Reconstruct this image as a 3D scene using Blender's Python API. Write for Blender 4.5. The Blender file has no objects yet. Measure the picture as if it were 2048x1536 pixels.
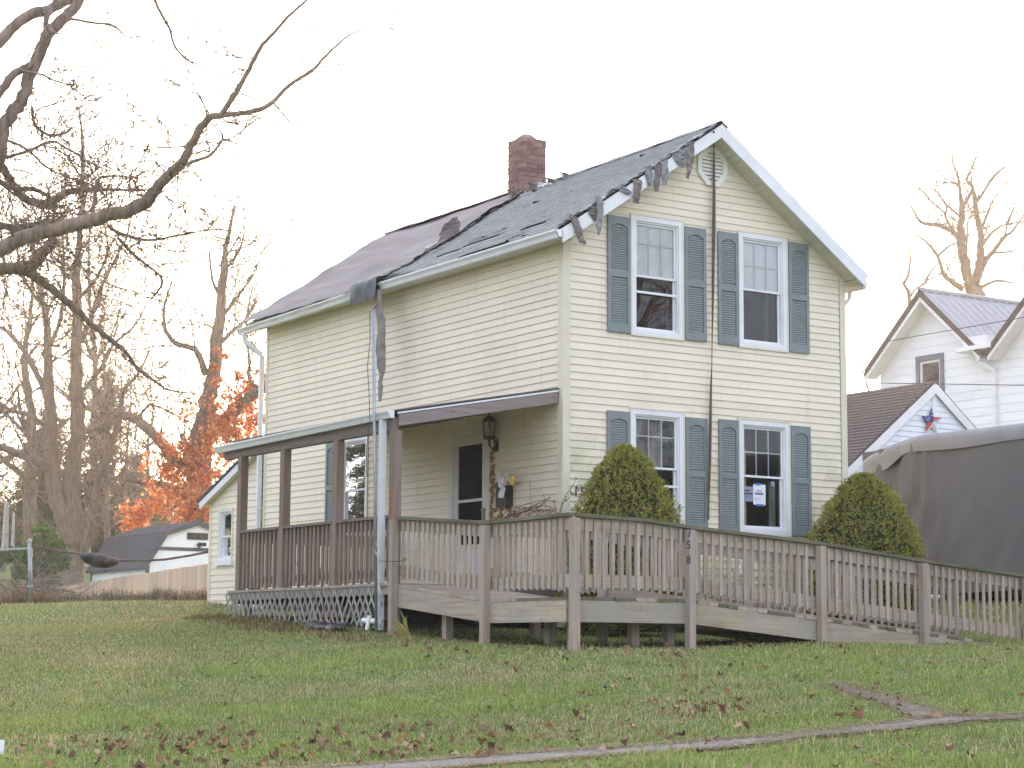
import bpy, math, random
import numpy as np
from mathutils import Vector, Matrix, noise as mnoise

random.seed(7)
RNG = np.random.default_rng(7)
C = bpy.context.scene.collection
SC = bpy.context.scene

# ------------------------------------------------------------------ camera, sky, sun, exposure
CAM = np.array([-14.9545, -21.6838, 1.6])
YAW, PIT, ROLL, FPX = math.radians(33.11888), math.radians(7.567175), math.radians(0.368395), 4009.88
FW = np.array([math.sin(YAW)*math.cos(PIT), math.cos(YAW)*math.cos(PIT), math.sin(PIT)])
RT = np.array([math.cos(YAW), -math.sin(YAW), 0.0]); UP = np.cross(RT, FW)
R2 = RT*math.cos(ROLL)+UP*math.sin(ROLL); U2 = UP*math.cos(ROLL)-RT*math.sin(ROLL)
cd = bpy.data.cameras.new('camera'); cam = bpy.data.objects.new('camera', cd); C.objects.link(cam)
cd.sensor_width = 36.0; cd.lens = 36.0*FPX/2048; cd.clip_start = 0.1; cd.clip_end = 2000
M = Matrix.Identity(4)
for i in range(3):
    M[i][0], M[i][1], M[i][2], M[i][3] = R2[i], U2[i], -FW[i], CAM[i]
cam.matrix_world = M
SC.camera = cam

SUN_EL, SUN_AZ = math.radians(7.0), math.radians(27.0)      # low, behind the house
world = bpy.data.worlds.new('World'); SC.world = world; world.use_nodes = True
wn = world.node_tree; wn.nodes.clear()
sky = wn.nodes.new('ShaderNodeTexSky'); sky.sky_type = 'NISHITA'; sky.sun_disc = False
sky.sun_elevation = SUN_EL; sky.sun_rotation = SUN_AZ
sky.air_density = 1.0; sky.dust_density = 3.0; sky.ozone_density = 1.0
hs = wn.nodes.new('ShaderNodeHueSaturation'); hs.inputs['Saturation'].default_value = 0.7
wn.links.new(sky.outputs[0], hs.inputs['Color'])
bg = wn.nodes.new('ShaderNodeBackground'); bg.inputs[1].default_value = 0.05
wo = wn.nodes.new('ShaderNodeOutputWorld')
veil = wn.nodes.new('ShaderNodeBackground')          # thin bright overcast over the whole dome
veil.inputs[0].default_value = (.85, .91, 1.11, 1); veil.inputs[1].default_value = .36
addsh = wn.nodes.new('ShaderNodeAddShader')
wn.links.new(hs.outputs[0], bg.inputs[0]); wn.links.new(bg.outputs[0], addsh.inputs[0])
wn.links.new(veil.outputs[0], addsh.inputs[1]); wn.links.new(addsh.outputs[0], wo.inputs[0])
sd = bpy.data.lights.new('sun', 'SUN'); sd.energy = 3.5; sd.angle = math.radians(2.0); sd.color = (1.0, 0.72, 0.45)
sun = bpy.data.objects.new('sun', sd); C.objects.link(sun)
S = Vector((math.sin(SUN_AZ)*math.cos(SUN_EL), math.cos(SUN_AZ)*math.cos(SUN_EL), math.sin(SUN_EL)))
sun.rotation_euler = S.to_track_quat('Z', 'Y').to_euler(); sun.location = S*100
SC.view_settings.view_transform = 'Standard'; SC.view_settings.look = 'None'
SC.view_settings.gamma = 1.0; SC.view_settings.use_curve_mapping = False
SC.view_settings.exposure = 2.08
SC.render.engine = 'CYCLES'
SC.cycles.use_denoising = True
SC.cycles.max_bounces = 6; SC.cycles.transparent_max_bounces = 16

# ------------------------------------------------------------------ helpers
def ray(u, v):
    return FW+(u-1024)/FPX*R2-(v-768)/FPX*U2
def at(u, v, D):
    "the point D metres deep on the ray through photo pixel (u, v)"
    return CAM+ray(u, v)*D
def on_x(u, v, x):
    d = ray(u, v); return CAM+d*((x-CAM[0])/d[0])
def on_y(u, v, y):
    d = ray(u, v); return CAM+d*((y-CAM[1])/d[1])

class MB:
    def __init__(s): s.v = []; s.f = []
    def poly(s, pts):
        n = len(s.v); s.v += [tuple(map(float, p)) for p in pts]; s.f.append(tuple(range(n, n+len(pts))))
    def box(s, x0, x1, y0, y1, z0, z1):
        s.hexa([(x0,y0,z0),(x1,y0,z0),(x1,y1,z0),(x0,y1,z0),(x0,y0,z1),(x1,y0,z1),(x1,y1,z1),(x0,y1,z1)])
        return s
    def hexa(s, p):
        n = len(s.v); s.v += [tuple(map(float, q)) for q in p]
        for f in ((3,2,1,0),(4,5,6,7),(0,1,5,4),(1,2,6,5),(2,3,7,6),(3,0,4,7)):
            s.f.append(tuple(n+i for i in f))
        return s
    def mbox(s, Mf, s0, s1, z0, z1, o0, o1):
        s.hexa([Mf(s0,z0,o0),Mf(s1,z0,o0),Mf(s1,z0,o1),Mf(s0,z0,o1),Mf(s0,z1,o0),Mf(s1,z1,o0),Mf(s1,z1,o1),Mf(s0,z1,o1)])
        return s
    def beam(s, a, b, w, h, up=(0,0,1)):
        "a beam from a to b; a and b are the middle of its section"
        a, b, up = Vector(a), Vector(b), Vector(up); d = (b-a).normalized()
        r = d.cross(up).normalized(); u = r.cross(d).normalized()
        r *= w/2; u *= h/2
        s.hexa([a-r-u, a+r-u, b+r-u, b-r-u, a-r+u, a+r+u, b+r+u, b-r+u]); return s
    def prism(s, pts, off):
        "extrude polygon pts by vector off"
        off = Vector(off); A = [Vector(p) for p in pts]; B = [p+off for p in A]; n = len(A)
        s.poly(A[::-1]); s.poly(B)
        for i in range(n):
            j = (i+1) % n; s.poly([A[i], A[j], B[j], B[i]])
        return s
    def tube(s, pts, rad, n=6, cap=True):
        pts = [Vector(p) for p in pts]
        if not hasattr(rad, '__len__'): rad = [rad]*len(pts)
        base = len(s.v); k = len(pts); ref = None
        for i, p in enumerate(pts):
            d = (pts[min(i+1,k-1)]-pts[max(i-1,0)])
            if d.length < 1e-9: d = Vector((0,0,1))
            d.normalize()
            if ref is None: ref = Vector((1,0,0)) if abs(d.x) < .8 else Vector((0,1,0))
            a = d.cross(ref)
            if a.length < 1e-6: a = d.cross(Vector((0.3,0.9,0.2)))
            a.normalize(); b = d.cross(a); ref = b.cross(d) if False else ref
            for j in range(n):
                t = 2*math.pi*j/n; q = p+(a*math.cos(t)+b*math.sin(t))*rad[i]
                s.v.append((q.x, q.y, q.z))
        for i in range(k-1):
            for j in range(n):
                j2 = (j+1) % n
                s.f.append((base+i*n+j, base+i*n+j2, base+(i+1)*n+j2, base+(i+1)*n+j))
        if cap:
            s.f.append(tuple(base+j for j in range(n))[::-1]); s.f.append(tuple(base+(k-1)*n+j for j in range(n)))
        return s
    def lathe(s, c, prof, n=12):
        base = len(s.v)
        for r, z in prof:
            for j in range(n):
                t = 2*math.pi*j/n; s.v.append((c[0]+r*math.cos(t), c[1]+r*math.sin(t), c[2]+z))
        for i in range(len(prof)-1):
            for j in range(n):
                j2 = (j+1) % n; s.f.append((base+i*n+j, base+i*n+j2, base+(i+1)*n+j2, base+(i+1)*n+j))
        s.f.append(tuple(base+j for j in range(n))[::-1]); s.f.append(tuple(base+(len(prof)-1)*n+j for j in range(n)))
        return s
    def grid(s, P):
        "P[i][j] points"
        base = len(s.v); a, b = len(P), len(P[0])
        for row in P:
            for p in row: s.v.append(tuple(map(float, p)))
        for i in range(a-1):
            for j in range(b-1):
                s.f.append((base+i*b+j, base+(i+1)*b+j, base+(i+1)*b+j+1, base+i*b+j+1))
        return s
    def mesh(s, name, mat=None, smooth=False):
        me = bpy.data.meshes.new(name); me.from_pydata(s.v, [], s.f); me.update()
        if smooth: me.polygons.foreach_set('use_smooth', [True]*len(me.polygons))
        if mat: me.materials.append(mat)
        return me

WL = {}
def thing(name, label, cat, loc=(0,0,0), group=None):
    o = bpy.data.objects.new(name, None); C.objects.link(o); o.location = loc; o.empty_display_size = .2
    WL[o] = Vector(loc); o['label'] = label; o['category'] = cat
    if group: o['group'] = group
    return o
def part(name, mb, mat, parent, loc=None, smooth=False, label=None, kind=None, rot=None):
    """a part: mb is an MB (vertices in world space, or round loc when loc is given) or a shared mesh"""
    me = mb.mesh(name, mat, smooth) if isinstance(mb, MB) else mb
    o = bpy.data.objects.new(name, me); C.objects.link(o)
    w = Vector(loc) if loc is not None else Vector((0,0,0))
    if parent is not None: o.parent = parent; o.location = w-WL[parent]
    else: o.location = w
    if rot is not None: o.rotation_euler = rot
    WL[o] = w
    if label: o['label'] = label
    if kind: o['kind'] = kind
    return o
def single(name, mb, mat, label, cat, group=None, smooth=False, loc=None):
    o = part(name, mb, mat, None, loc, smooth); o['label'] = label; o['category'] = cat
    if group: o['group'] = group
    return o
def structure(name, mb, mat, smooth=False):
    o = part(name, mb, mat, None, None, smooth); o['kind'] = 'structure'; return o
def stuff(name, mb, mat, smooth=False):
    o = part(name, mb, mat, None, None, smooth); o['kind'] = 'stuff'; return o

# ------------------------------------------------------------------ materials
def newmat(name):
    m = bpy.data.materials.new(name); m.use_nodes = True
    nt = m.node_tree; b = nt.nodes['Principled BSDF']; return m, nt, b
def nz(nt, scale, vec, detail=3.0, rough=.55):
    n = nt.nodes.new('ShaderNodeTexNoise'); n.inputs['Scale'].default_value = scale
    n.inputs['Detail'].default_value = detail; n.inputs['Roughness'].default_value = rough
    nt.links.new(vec, n.inputs['Vector']); return n
def mapped(nt, sc=(1,1,1), space='Object'):
    tc = nt.nodes.new('ShaderNodeTexCoord'); mp = nt.nodes.new('ShaderNodeMapping')
    mp.inputs['Scale'].default_value = sc; nt.links.new(tc.outputs[space], mp.inputs['Vector'])
    return mp.outputs['Vector']
def ramp(nt, fac, stops):
    r = nt.nodes.new('ShaderNodeValToRGB'); e = r.color_ramp.elements
    while len(e) < len(stops): e.new(.5)
    for i, (p, c) in enumerate(stops): e[i].position = p; e[i].color = (*c, 1) if len(c) == 3 else c
    nt.links.new(fac, r.inputs[0]); return r
def mixc(nt, a, b, fac, mode='MIX'):
    m = nt.nodes.new('ShaderNodeMix'); m.data_type = 'RGBA'; m.blend_type = mode
    for sock, val in ((m.inputs[0], fac), (m.inputs[6], a), (m.inputs[7], b)):
        if hasattr(val, 'is_output'): nt.links.new(val, sock)
        elif isinstance(val, (int, float)): sock.default_value = val
        else: sock.default_value = (*val, 1)
    return m.outputs[2]
def bump(nt, b, h, strength=.3, dist=.01):
    n = nt.nodes.new('ShaderNodeBump'); n.inputs['Strength'].default_value = strength
    n.inputs['Distance'].default_value = dist; nt.links.new(h, n.inputs['Height'])
    nt.links.new(n.outputs[0], b.inputs['Normal'])
def rnd(nt, col, amt):
    "per-object brightness variation"
    oi = nt.nodes.new('ShaderNodeObjectInfo'); mr = nt.nodes.new('ShaderNodeMapRange')
    mr.inputs[3].default_value = 1-amt; mr.inputs[4].default_value = 1+amt
    nt.links.new(oi.outputs['Random'], mr.inputs[0])
    h = nt.nodes.new('ShaderNodeHueSaturation'); nt.links.new(mr.outputs[0], h.inputs['Value'])
    nt.links.new(col, h.inputs['Color']); return h.outputs[0]
def pmat(name, c1, c2=None, scale=6, sc=(1,1,1), rough=.6, rand=0, bmp=0, spec=.4, detail=4, lo=.3, hi=.7, metal=0):
    m, nt, b = newmat(name); c2 = c2 or tuple(x*.8 for x in c1)
    vec = mapped(nt, sc); n = nz(nt, scale, vec, detail)
    col = ramp(nt, n.outputs[0], [(lo, c2), (hi, c1)]).outputs[0]
    if rand: col = rnd(nt, col, rand)
    nt.links.new(col, b.inputs['Base Color'])
    b.inputs['Roughness'].default_value = rough; b.inputs['Specular IOR Level'].default_value = spec
    b.inputs['Metallic'].default_value = metal
    if bmp: bump(nt, b, n.outputs[0], bmp, .01)
    return m
def wood(name, axis, light, dark, moss=.0, rand=.14):
    m, nt, b = newmat(name)
    g = [26, 26, 26]; g['xyz'.index(axis)] = 1.3
    oi = nt.nodes.new('ShaderNodeObjectInfo')
    tc = nt.nodes.new('ShaderNodeTexCoord'); add = nt.nodes.new('ShaderNodeVectorMath'); add.operation = 'ADD'
    cmb = nt.nodes.new('ShaderNodeVectorMath'); cmb.operation = 'SCALE'
    cmb.inputs[0].default_value = (7, 5, 9); nt.links.new(oi.outputs['Random'], cmb.inputs['Scale'])
    nt.links.new(tc.outputs['Object'], add.inputs[0]); nt.links.new(cmb.outputs[0], add.inputs[1])
    mp = nt.nodes.new('ShaderNodeMapping'); mp.inputs['Scale'].default_value = g; nt.links.new(add.outputs[0], mp.inputs[0])
    n1 = nz(nt, 1.0, mp.outputs[0], 5, .65); n2 = nz(nt, 2.2, add.outputs[0], 3); n3 = nz(nt, 14, add.outputs[0], 2)
    col = ramp(nt, n1.outputs[0], [(.3, dark), (.62, light)]).outputs[0]
    grey = tuple(.5*(sum(light)/3)+.5*x*.8 for x in light)
    col = mixc(nt, col, grey, ramp(nt, n2.outputs[0], [(.42, (0,0,0)), (.62, (.75,.75,.75))]).outputs[0])
    knot = ramp(nt, n3.outputs[0], [(.70, (0,0,0)), (.76, (.55,.55,.55))]).outputs[0]
    col = mixc(nt, col, tuple(x*.35 for x in dark), knot)
    if moss:
        n4 = nz(nt, 1.7, add.outputs[0], 6, .7)
        col = mixc(nt, col, (.075,.085,.035), ramp(nt, n4.outputs[0], [(.5-.12*moss, (0,0,0)), (.72, (moss,)*3)]).outputs[0])
    col = rnd(nt, col, rand)
    nt.links.new(col, b.inputs['Base Color']); b.inputs['Roughness'].default_value = .8
    b.inputs['Specular IOR Level'].default_value = .25
    bump(nt, b, n1.outputs[0], .25, .004)
    return m

DECKL, DECKD = (.47,.375,.30), (.29,.22,.17)
W_Z = wood('weathered_pine_upright', 'z', DECKL, DECKD, .25)
W_X = wood('weathered_pine_along_x', 'x', DECKL, DECKD, .3)
W_Y = wood('weathered_pine_along_y', 'y', DECKL, DECKD, .3)
W_SK = wood('weathered_skirt_board', 'x', (.43,.355,.265), (.28,.225,.165), .3)
W_SKY = wood('weathered_skirt_board_y', 'y', (.43,.355,.275), (.28,.22,.17), .2)
W_CAPX = wood('mossy_cap_along_x', 'x', (.20,.18,.115), (.105,.10,.06), .8, .06)
W_CAPY = wood('mossy_cap_along_y', 'y', (.20,.18,.115), (.105,.10,.06), .8, .06)
W_POST = wood('pine_post', 'z', (.43,.34,.275), (.29,.215,.165), .12, .08)
W_PORCH = wood('brown_porch_post', 'z', (.29,.20,.155), (.185,.125,.095), .05, .08)
W_PORCHY = wood('brown_porch_beam', 'y', (.255,.19,.165), (.16,.115,.10), .05, .08)
W_PORCHX = wood('brown_porch_rafter', 'x', (.27,.215,.20), (.18,.14,.13), .0, .08)
W_LAT = wood('grey_lattice', 'z', (.36,.33,.30), (.22,.20,.175), .15, .12)
W_PICKET = wood('new_cedar_picket', 'z', (.74,.52,.36), (.54,.35,.235), 0, .2)

def siding_mat(name, base, mildew=0.0):
    m, nt, b = newmat(name)
    vec = mapped(nt); n1 = nz(nt, .9, vec, 5, .6)
    vs = mapped(nt, (9, 9, .9)); n2 = nz(nt, 1, vs, 4, .6)
    d = tuple(x*.86 for x in base)
    col = mixc(nt, base, d, ramp(nt, n1.outputs[0], [(.35,(0,0,0)),(.75,(.7,.7,.7))]).outputs[0])
    col = mixc(nt, col, (base[0]*.74, base[1]*.72, base[2]*.66), ramp(nt, n2.outputs[0], [(.56,(0,0,0)),(.8,(.55,.55,.55))]).outputs[0])
    if mildew:
        n3 = nz(nt, 2.1, vec, 6, .62)
        sp = nt.nodes.new('ShaderNodeSeparateXYZ'); tc = nt.nodes.new('ShaderNodeTexCoord'); nt.links.new(tc.outputs['Object'], sp.inputs[0])
        mr = nt.nodes.new('ShaderNodeMapRange'); mr.inputs[1].default_value = 3.1; mr.inputs[2].default_value = 5.2
        mr.inputs[3].default_value = 1; mr.inputs[4].default_value = 0; nt.links.new(sp.outputs[2], mr.inputs[0])
        mu = nt.nodes.new('ShaderNodeMath'); mu.operation = 'MULTIPLY'
        nt.links.new(ramp(nt, n3.outputs[0], [(.44,(0,0,0)),(.68,(1,1,1))]).outputs[0], mu.inputs[0]); nt.links.new(mr.outputs[0], mu.inputs[1])
        m2 = nt.nodes.new('ShaderNodeMath'); m2.operation = 'MULTIPLY'; nt.links.new(mu.outputs[0], m2.inputs[0]); m2.inputs[1].default_value = mildew
        col = mixc(nt, col, (.33,.36,.15), m2.outputs[0])
    col = rnd(nt, col, .03)
    nt.links.new(col, b.inputs['Base Color']); b.inputs['Roughness'].default_value = .5
    b.inputs['Specular IOR Level'].default_value = .35
    return m
CREAM = (.81,.725,.575)
SIDING = siding_mat('cream_vinyl_siding', CREAM)
SIDING_M = siding_mat('cream_vinyl_siding_mildewed', CREAM, 1.0)
TRIM = pmat('cream_trim', (.72,.67,.53), (.66,.60,.46), 3, rough=.5)
WHITE_V = pmat('ivory_vent_plastic', (.82,.80,.74), (.76,.73,.66), 4, rough=.5)
SOFFIT = pmat('cream_soffit', (.74,.71,.60), (.68,.64,.52), 4, rough=.55)
WHITE = pmat('white_aluminium', (.80,.81,.83), (.70,.70,.71), 2.5, (1,1,1), rough=.4)
WHITE_D = pmat('dirty_white_gutter', (.78,.78,.77), (.55,.52,.47), 3, (1,.6,6), rough=.45, lo=.25, hi=.6)
WHITE_S = siding_mat('white_lap_siding', (.80,.83,.88))
SHUT = pmat('blue_grey_shutter', (.215,.25,.25), (.18,.21,.21), 5, rough=.45, rand=.05)
LOUV = pmat('blue_grey_louvre', (.24,.275,.275), (.21,.24,.24), 8, rough=.5)
FELT = pmat('brown_roof_felt', (.27,.235,.23), (.18,.15,.145), 2.2, (1,.35,1), rough=.75, bmp=.2)
FELT2 = pmat('grey_brown_torn_shingle', (.255,.215,.215), (.14,.11,.105), 9, rough=.85, rand=.2, bmp=.4)
FELTG = pmat('grey_torn_shingle_face', (.30,.295,.31), (.19,.18,.19), 12, rough=.85, rand=.15, bmp=.4)
SHING = pmat('faded_green_grey_shingle', (.52,.52,.525), (.40,.40,.40), 7, (1,.5,1), rough=.85, bmp=.3)
SHING_D = pmat('dark_bare_underlay', (.17,.14,.135), (.10,.085,.08), 9, rough=.9)
SHING_B = pmat('brown_asphalt_shingle', (.150,.122,.112), (.105,.085,.08), 14, rough=.9, bmp=.3)
SHING_K = pmat('charcoal_shingle', (.075,.085,.105), (.05,.056,.07), 6, rough=.85, bmp=.3)
BRICK = pmat('old_red_brick', (.26,.145,.12), (.165,.105,.092), 11, rough=.9, rand=.32, bmp=.5)
MORTAR = pmat('grey_mortar', (.30,.26,.235), (.21,.18,.165), 14, rough=.95, bmp=.4)
BLACKP = pmat('black_plastic', (.022,.024,.026), (.014,.015,.016), 6, rough=.35, spec=.5)
DARKM = pmat('dark_bronze_metal', (.035,.03,.028), (.022,.018,.016), 9, rough=.45, metal=.4)
GALV = pmat('galvanised_steel', (.36,.39,.42), (.26,.28,.31), 9, (1,1,.3), rough=.42, metal=.55)
RUST = pmat('rusty_rail', (.12,.085,.075), (.07,.05,.045), 8, rough=.7)
PVC = pmat('white_pvc', (.82,.83,.85), (.74,.74,.74), 3, rough=.35)
PAPER = pmat('white_paper', (.80,.82,.86), (.74,.76,.80), 4, rough=.7)
PAPERB = pmat('pale_blue_paper', (.60,.68,.82), (.55,.63,.77), 4, rough=.7)
PAPERY = pmat('yellow_print', (.72,.52,.16), (.62,.42,.12), 12, rough=.6)
INK = pmat('ink', (.03,.03,.035), (.02,.02,.02), 5, rough=.7)
INKG = pmat('grey_ink', (.22,.23,.28), (.18,.19,.23), 5, rough=.7)
TAPE = pmat('blue_masking_tape', (.06,.19,.55), (.05,.15,.46), 5, rough=.6)
BLIND = pmat('pale_shade_cloth', (.88,.89,.90), (.80,.81,.82), 3, (2,2,.3), rough=.8)
LACE = pmat('lace_curtain', (.42,.42,.42), (.20,.19,.19), 9, (3,3,.6), rough=.9)
CURT = pmat('yellow_curtain', (.62,.58,.38), (.50,.46,.28), 6, (8,8,.3), rough=.9)
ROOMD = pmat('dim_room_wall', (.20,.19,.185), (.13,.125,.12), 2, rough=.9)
BARK = pmat('grey_brown_bark', (.27,.20,.16), (.13,.095,.077), 5, (3,3,.5), rough=.95, bmp=.6, lo=.35, hi=.65)
BARK2 = pmat('pale_bark', (.27,.20,.155), (.15,.11,.085), 5, (3,3,.5), rough=.95, bmp=.6)
TWIG = pmat('twig_bark', (.24,.18,.135), (.15,.11,.085), 4, rough=.95)
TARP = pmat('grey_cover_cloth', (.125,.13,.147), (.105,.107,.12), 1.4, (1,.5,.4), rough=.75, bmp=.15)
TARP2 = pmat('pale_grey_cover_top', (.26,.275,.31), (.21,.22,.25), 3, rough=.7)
STONE = pmat('pale_gravestone', (.50,.49,.47), (.38,.36,.34), 5, rough=.85)
FOAM = pmat('rust_stained_foam', (.42,.27,.11), (.20,.10,.04), 22, rough=.95, bmp=.8)
METALR = pmat('grey_ribbed_roof', (.36,.36,.385), (.30,.30,.325), 3, rough=.4, metal=.3)
METALT = pmat('brown_metal_trim', (.085,.065,.06), (.06,.048,.045), 4, rough=.5)
BLUEW = pmat('slate_blue_casing', (.17,.19,.235), (.14,.155,.195), 4, rough=.5)
TYRE = pmat('black_tyre', (.02,.02,.02), (.012,.012,.012), 9, rough=.8)
SOIL = pmat('bare_dark_soil', (.075,.055,.04), (.04,.03,.022), 8, rough=1, bmp=.5)
WALKM = pmat('old_asphalt_walk', (.27,.245,.215), (.17,.15,.13), 5, rough=.95, bmp=.5)
WIRE = pmat('black_wire', (.03,.03,.03), (.02,.02,.02), 4, rough=.6)
DRYSTEM = pmat('dead_brown_stem', (.25,.13,.085), (.14,.07,.05), 6, rough=.9)

def glass_mat(name, tint, refl_rough=.01, boost=1.5):
    m = bpy.data.materials.new(name); m.use_nodes = True; nt = m.node_tree; nt.nodes.clear()
    o = nt.nodes.new('ShaderNodeOutputMaterial'); mx = nt.nodes.new('ShaderNodeMixShader')
    t = nt.nodes.new('ShaderNodeBsdfTransparent'); t.inputs[0].default_value = (*tint, 1)
    g = nt.nodes.new('ShaderNodeBsdfGlossy'); g.inputs['Roughness'].default_value = refl_rough
    n = nz(nt, 1.3, mapped(nt), 2); bp = nt.nodes.new('ShaderNodeBump'); bp.inputs['Strength'].default_value = .06
    bp.inputs['Distance'].default_value = .02; nt.links.new(n.outputs[0], bp.inputs['Height']); nt.links.new(bp.outputs[0], g.inputs['Normal'])
    fr = nt.nodes.new('ShaderNodeFresnel'); fr.inputs[0].default_value = 1.52
    mu = nt.nodes.new('ShaderNodeMath'); mu.operation = 'MULTIPLY'; mu.inputs[1].default_value = boost; mu.use_clamp = True
    nt.links.new(fr.outputs[0], mu.inputs[0]); nt.links.new(mu.outputs[0], mx.inputs[0])
    nt.links.new(t.outputs[0], mx.inputs[1]); nt.links.new(g.outputs[0], mx.inputs[2]); nt.links.new(mx.outputs[0], o.inputs[0])
    return m
GLASS = glass_mat('window_glass', (.95,.97,.97))
GLASS_D = glass_mat('screened_glass', (.40,.39,.39), .06, .32)

def leaf_mat(name, attr=True, trans=.35, col=(.1,.15,.04)):
    m = bpy.data.materials.new(name); m.use_nodes = True; nt = m.node_tree; nt.nodes.clear()
    o = nt.nodes.new('ShaderNodeOutputMaterial'); mx = nt.nodes.new('ShaderNodeMixShader'); mx.inputs[0].default_value = trans
    d = nt.nodes.new('ShaderNodeBsdfDiffuse'); t = nt.nodes.new('ShaderNodeBsdfTranslucent')
    if attr:
        a = nt.nodes.new('ShaderNodeAttribute'); a.attribute_name = 'col'; src = a.outputs['Color']
    else:
        n = nz(nt, 9, mapped(nt), 3); src = ramp(nt, n.outputs[0], [(.3, tuple(x*.6 for x in col)), (.7, col)]).outputs[0]
    nt.links.new(src, d.inputs[0]); nt.links.new(src, t.inputs[0])
    nt.links.new(d.outputs[0], mx.inputs[1]); nt.links.new(t.outputs[0], mx.inputs[2]); nt.links.new(mx.outputs[0], o.inputs[0])
    return m
LEAFM = leaf_mat('leaf_blades'); LEAFO = leaf_mat('sunlit_oak_leaf', trans=.62); NEEDLE = leaf_mat('spruce_needles', trans=.15)

def np_mesh(name, V, F, col, mat):
    "V (n,3) float; F (m,k) int; col (n,3)"
    me = bpy.data.meshes.new(name); n, (m, k) = len(V), F.shape
    me.vertices.add(n); me.vertices.foreach_set('co', V.astype(np.float32).ravel())
    me.loops.add(m*k); me.loops.foreach_set('vertex_index', F.astype(np.int32).ravel())
    me.polygons.add(m); me.polygons.foreach_set('loop_start', np.arange(0, m*k, k, dtype=np.int32))
    me.update(calc_edges=True)
    a = me.color_attributes.new('col', 'FLOAT_COLOR', 'POINT')
    a.data.foreach_set('color', np.c_[col, np.ones(n)].astype(np.float32).ravel())
    me.materials.append(mat); me.validate(); return me

# ------------------------------------------------------------------ ground
TP = [(150,1536,12.5),(1024,1536,12.0),(1850,1536,11.8),(1320,1499,13.5),(1700,1456,14.6),(2048,1434,15.3),(700,1530,13.0),
      (100,1400,18),(600,1400,17.5),(1100,1400,17),(1400,1370,18),(2048,1360,18.5),(1700,1372,18),
      (50,1301,24.5),(400,1290,25),(50,1250,31),(300,1240,31),
      (62,1214,37.5),(250,1206,37),(430,1206,35.5),(-300,1214,37.5)]
pts = [tuple(at(*t)) for t in TP]
pts += [(-2.5,-.1,1.78),(-2.5,-2.2,1.66),(-2.45,-3.8,1.61),(-.95,-3.82,1.63),(1.0,-3.82,1.70),(2.65,-3.82,1.70),(4.4,-3.82,1.75),(7,-5,1.75),
        (-2.5,.4,1.85),(-2.5,2.5,1.93),(-2.5,4.6,2.05),(0,10.2,2.36),(0,0,1.85),(5,0,1.95),(2.5,4,1.95),(5,9,2.3),(0,6,2.1),(8,.9,2.37),(8,-1,2.3),(8,-6,1.95),(11,4.4,2.5),(18,6,2.8),(14,-10,1.6),
        (-40,-25,0.0),(-15,-26,.1),(10,-22,.2),(40,-22,.4),(-30,-12,.9),(0,-13,.85),(14,-14,1.05)]
pts += [tuple(at(*t)) for t in [(420,1300,45),(300,1300,50),(130,1290,55),(340,1297,62),(120,1168,63),(-50,1165,63),(200,1140,80),(0,1110,95),(420,1150,90),(-500,1150,80),(300,1095,140)]]
pts += [(-90,60,7),(-60,120,11),(20,130,12),(60,80,6),(90,30,4),(80,-30,1),(-80,-30,0.5),(-100,10,2.5),(30,40,3.2),(0,-80,0),(-60,-80,0),(60,-80,0),(120,120,12),(-120,120,12)]
TPX = np.array(pts); XY = TPX[:, :2]; n_ = len(TPX)
def tphi(r2): return np.where(r2 > 1e-9, .5*r2*np.log(np.maximum(r2, 1e-9)), 0)
A = np.zeros((n_+3, n_+3)); d2 = ((XY[:, None]-XY[None])**2).sum(-1)
A[:n_, :n_] = tphi(d2)+np.eye(n_)*.1; A[:n_, n_] = 1; A[:n_, n_+1:] = XY; A[n_, :n_] = 1; A[n_+1:, :n_] = XY.T
TW = np.linalg.solve(A, np.r_[TPX[:, 2], 0, 0, 0])
def ground_z(x, y):
    x = np.atleast_1d(np.asarray(x, float)); y = np.atleast_1d(np.asarray(y, float))
    q = np.stack([x, y], -1).reshape(-1, 2); out = np.empty(len(q))
    for i in range(0, len(q), 40000):
        s = q[i:i+40000]; d = ((s[:, None]-XY[None])**2).sum(-1)
        out[i:i+40000] = tphi(d)@TW[:n_]+TW[n_]+s@TW[n_+1:]
    return out.reshape(x.shape)
def gz(x, y): return float(ground_z(x, y)[0])
def ground_hit(u, v, lo=8.0, hi=60.0):
    D = np.linspace(lo, hi, 800); P = CAM+ray(u, v)*D[:, None]
    below = P[:, 2] <= ground_z(P[:, 0], P[:, 1])
    i = int(np.argmax(below)) if below.any() else len(D)-1
    return P[i]
gx = np.unique(np.r_[np.linspace(-125,-60,6), np.linspace(-60,-24,13), np.linspace(-24,14,112), np.linspace(14,60,16), np.linspace(60,125,6)])
gy = np.unique(np.r_[np.linspace(-85,-40,5), np.linspace(-40,-20,11), np.linspace(-20,16,106), np.linspace(16,60,22), np.linspace(60,165,9)])
GX, GY = np.meshgrid(gx, gy, indexing='ij')
cx_, cy_ = np.clip(GX,-120,120), np.clip(GY,-80,150)
GZ = ground_z(cx_.ravel(), cy_.ravel()).reshape(GX.shape)
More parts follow.
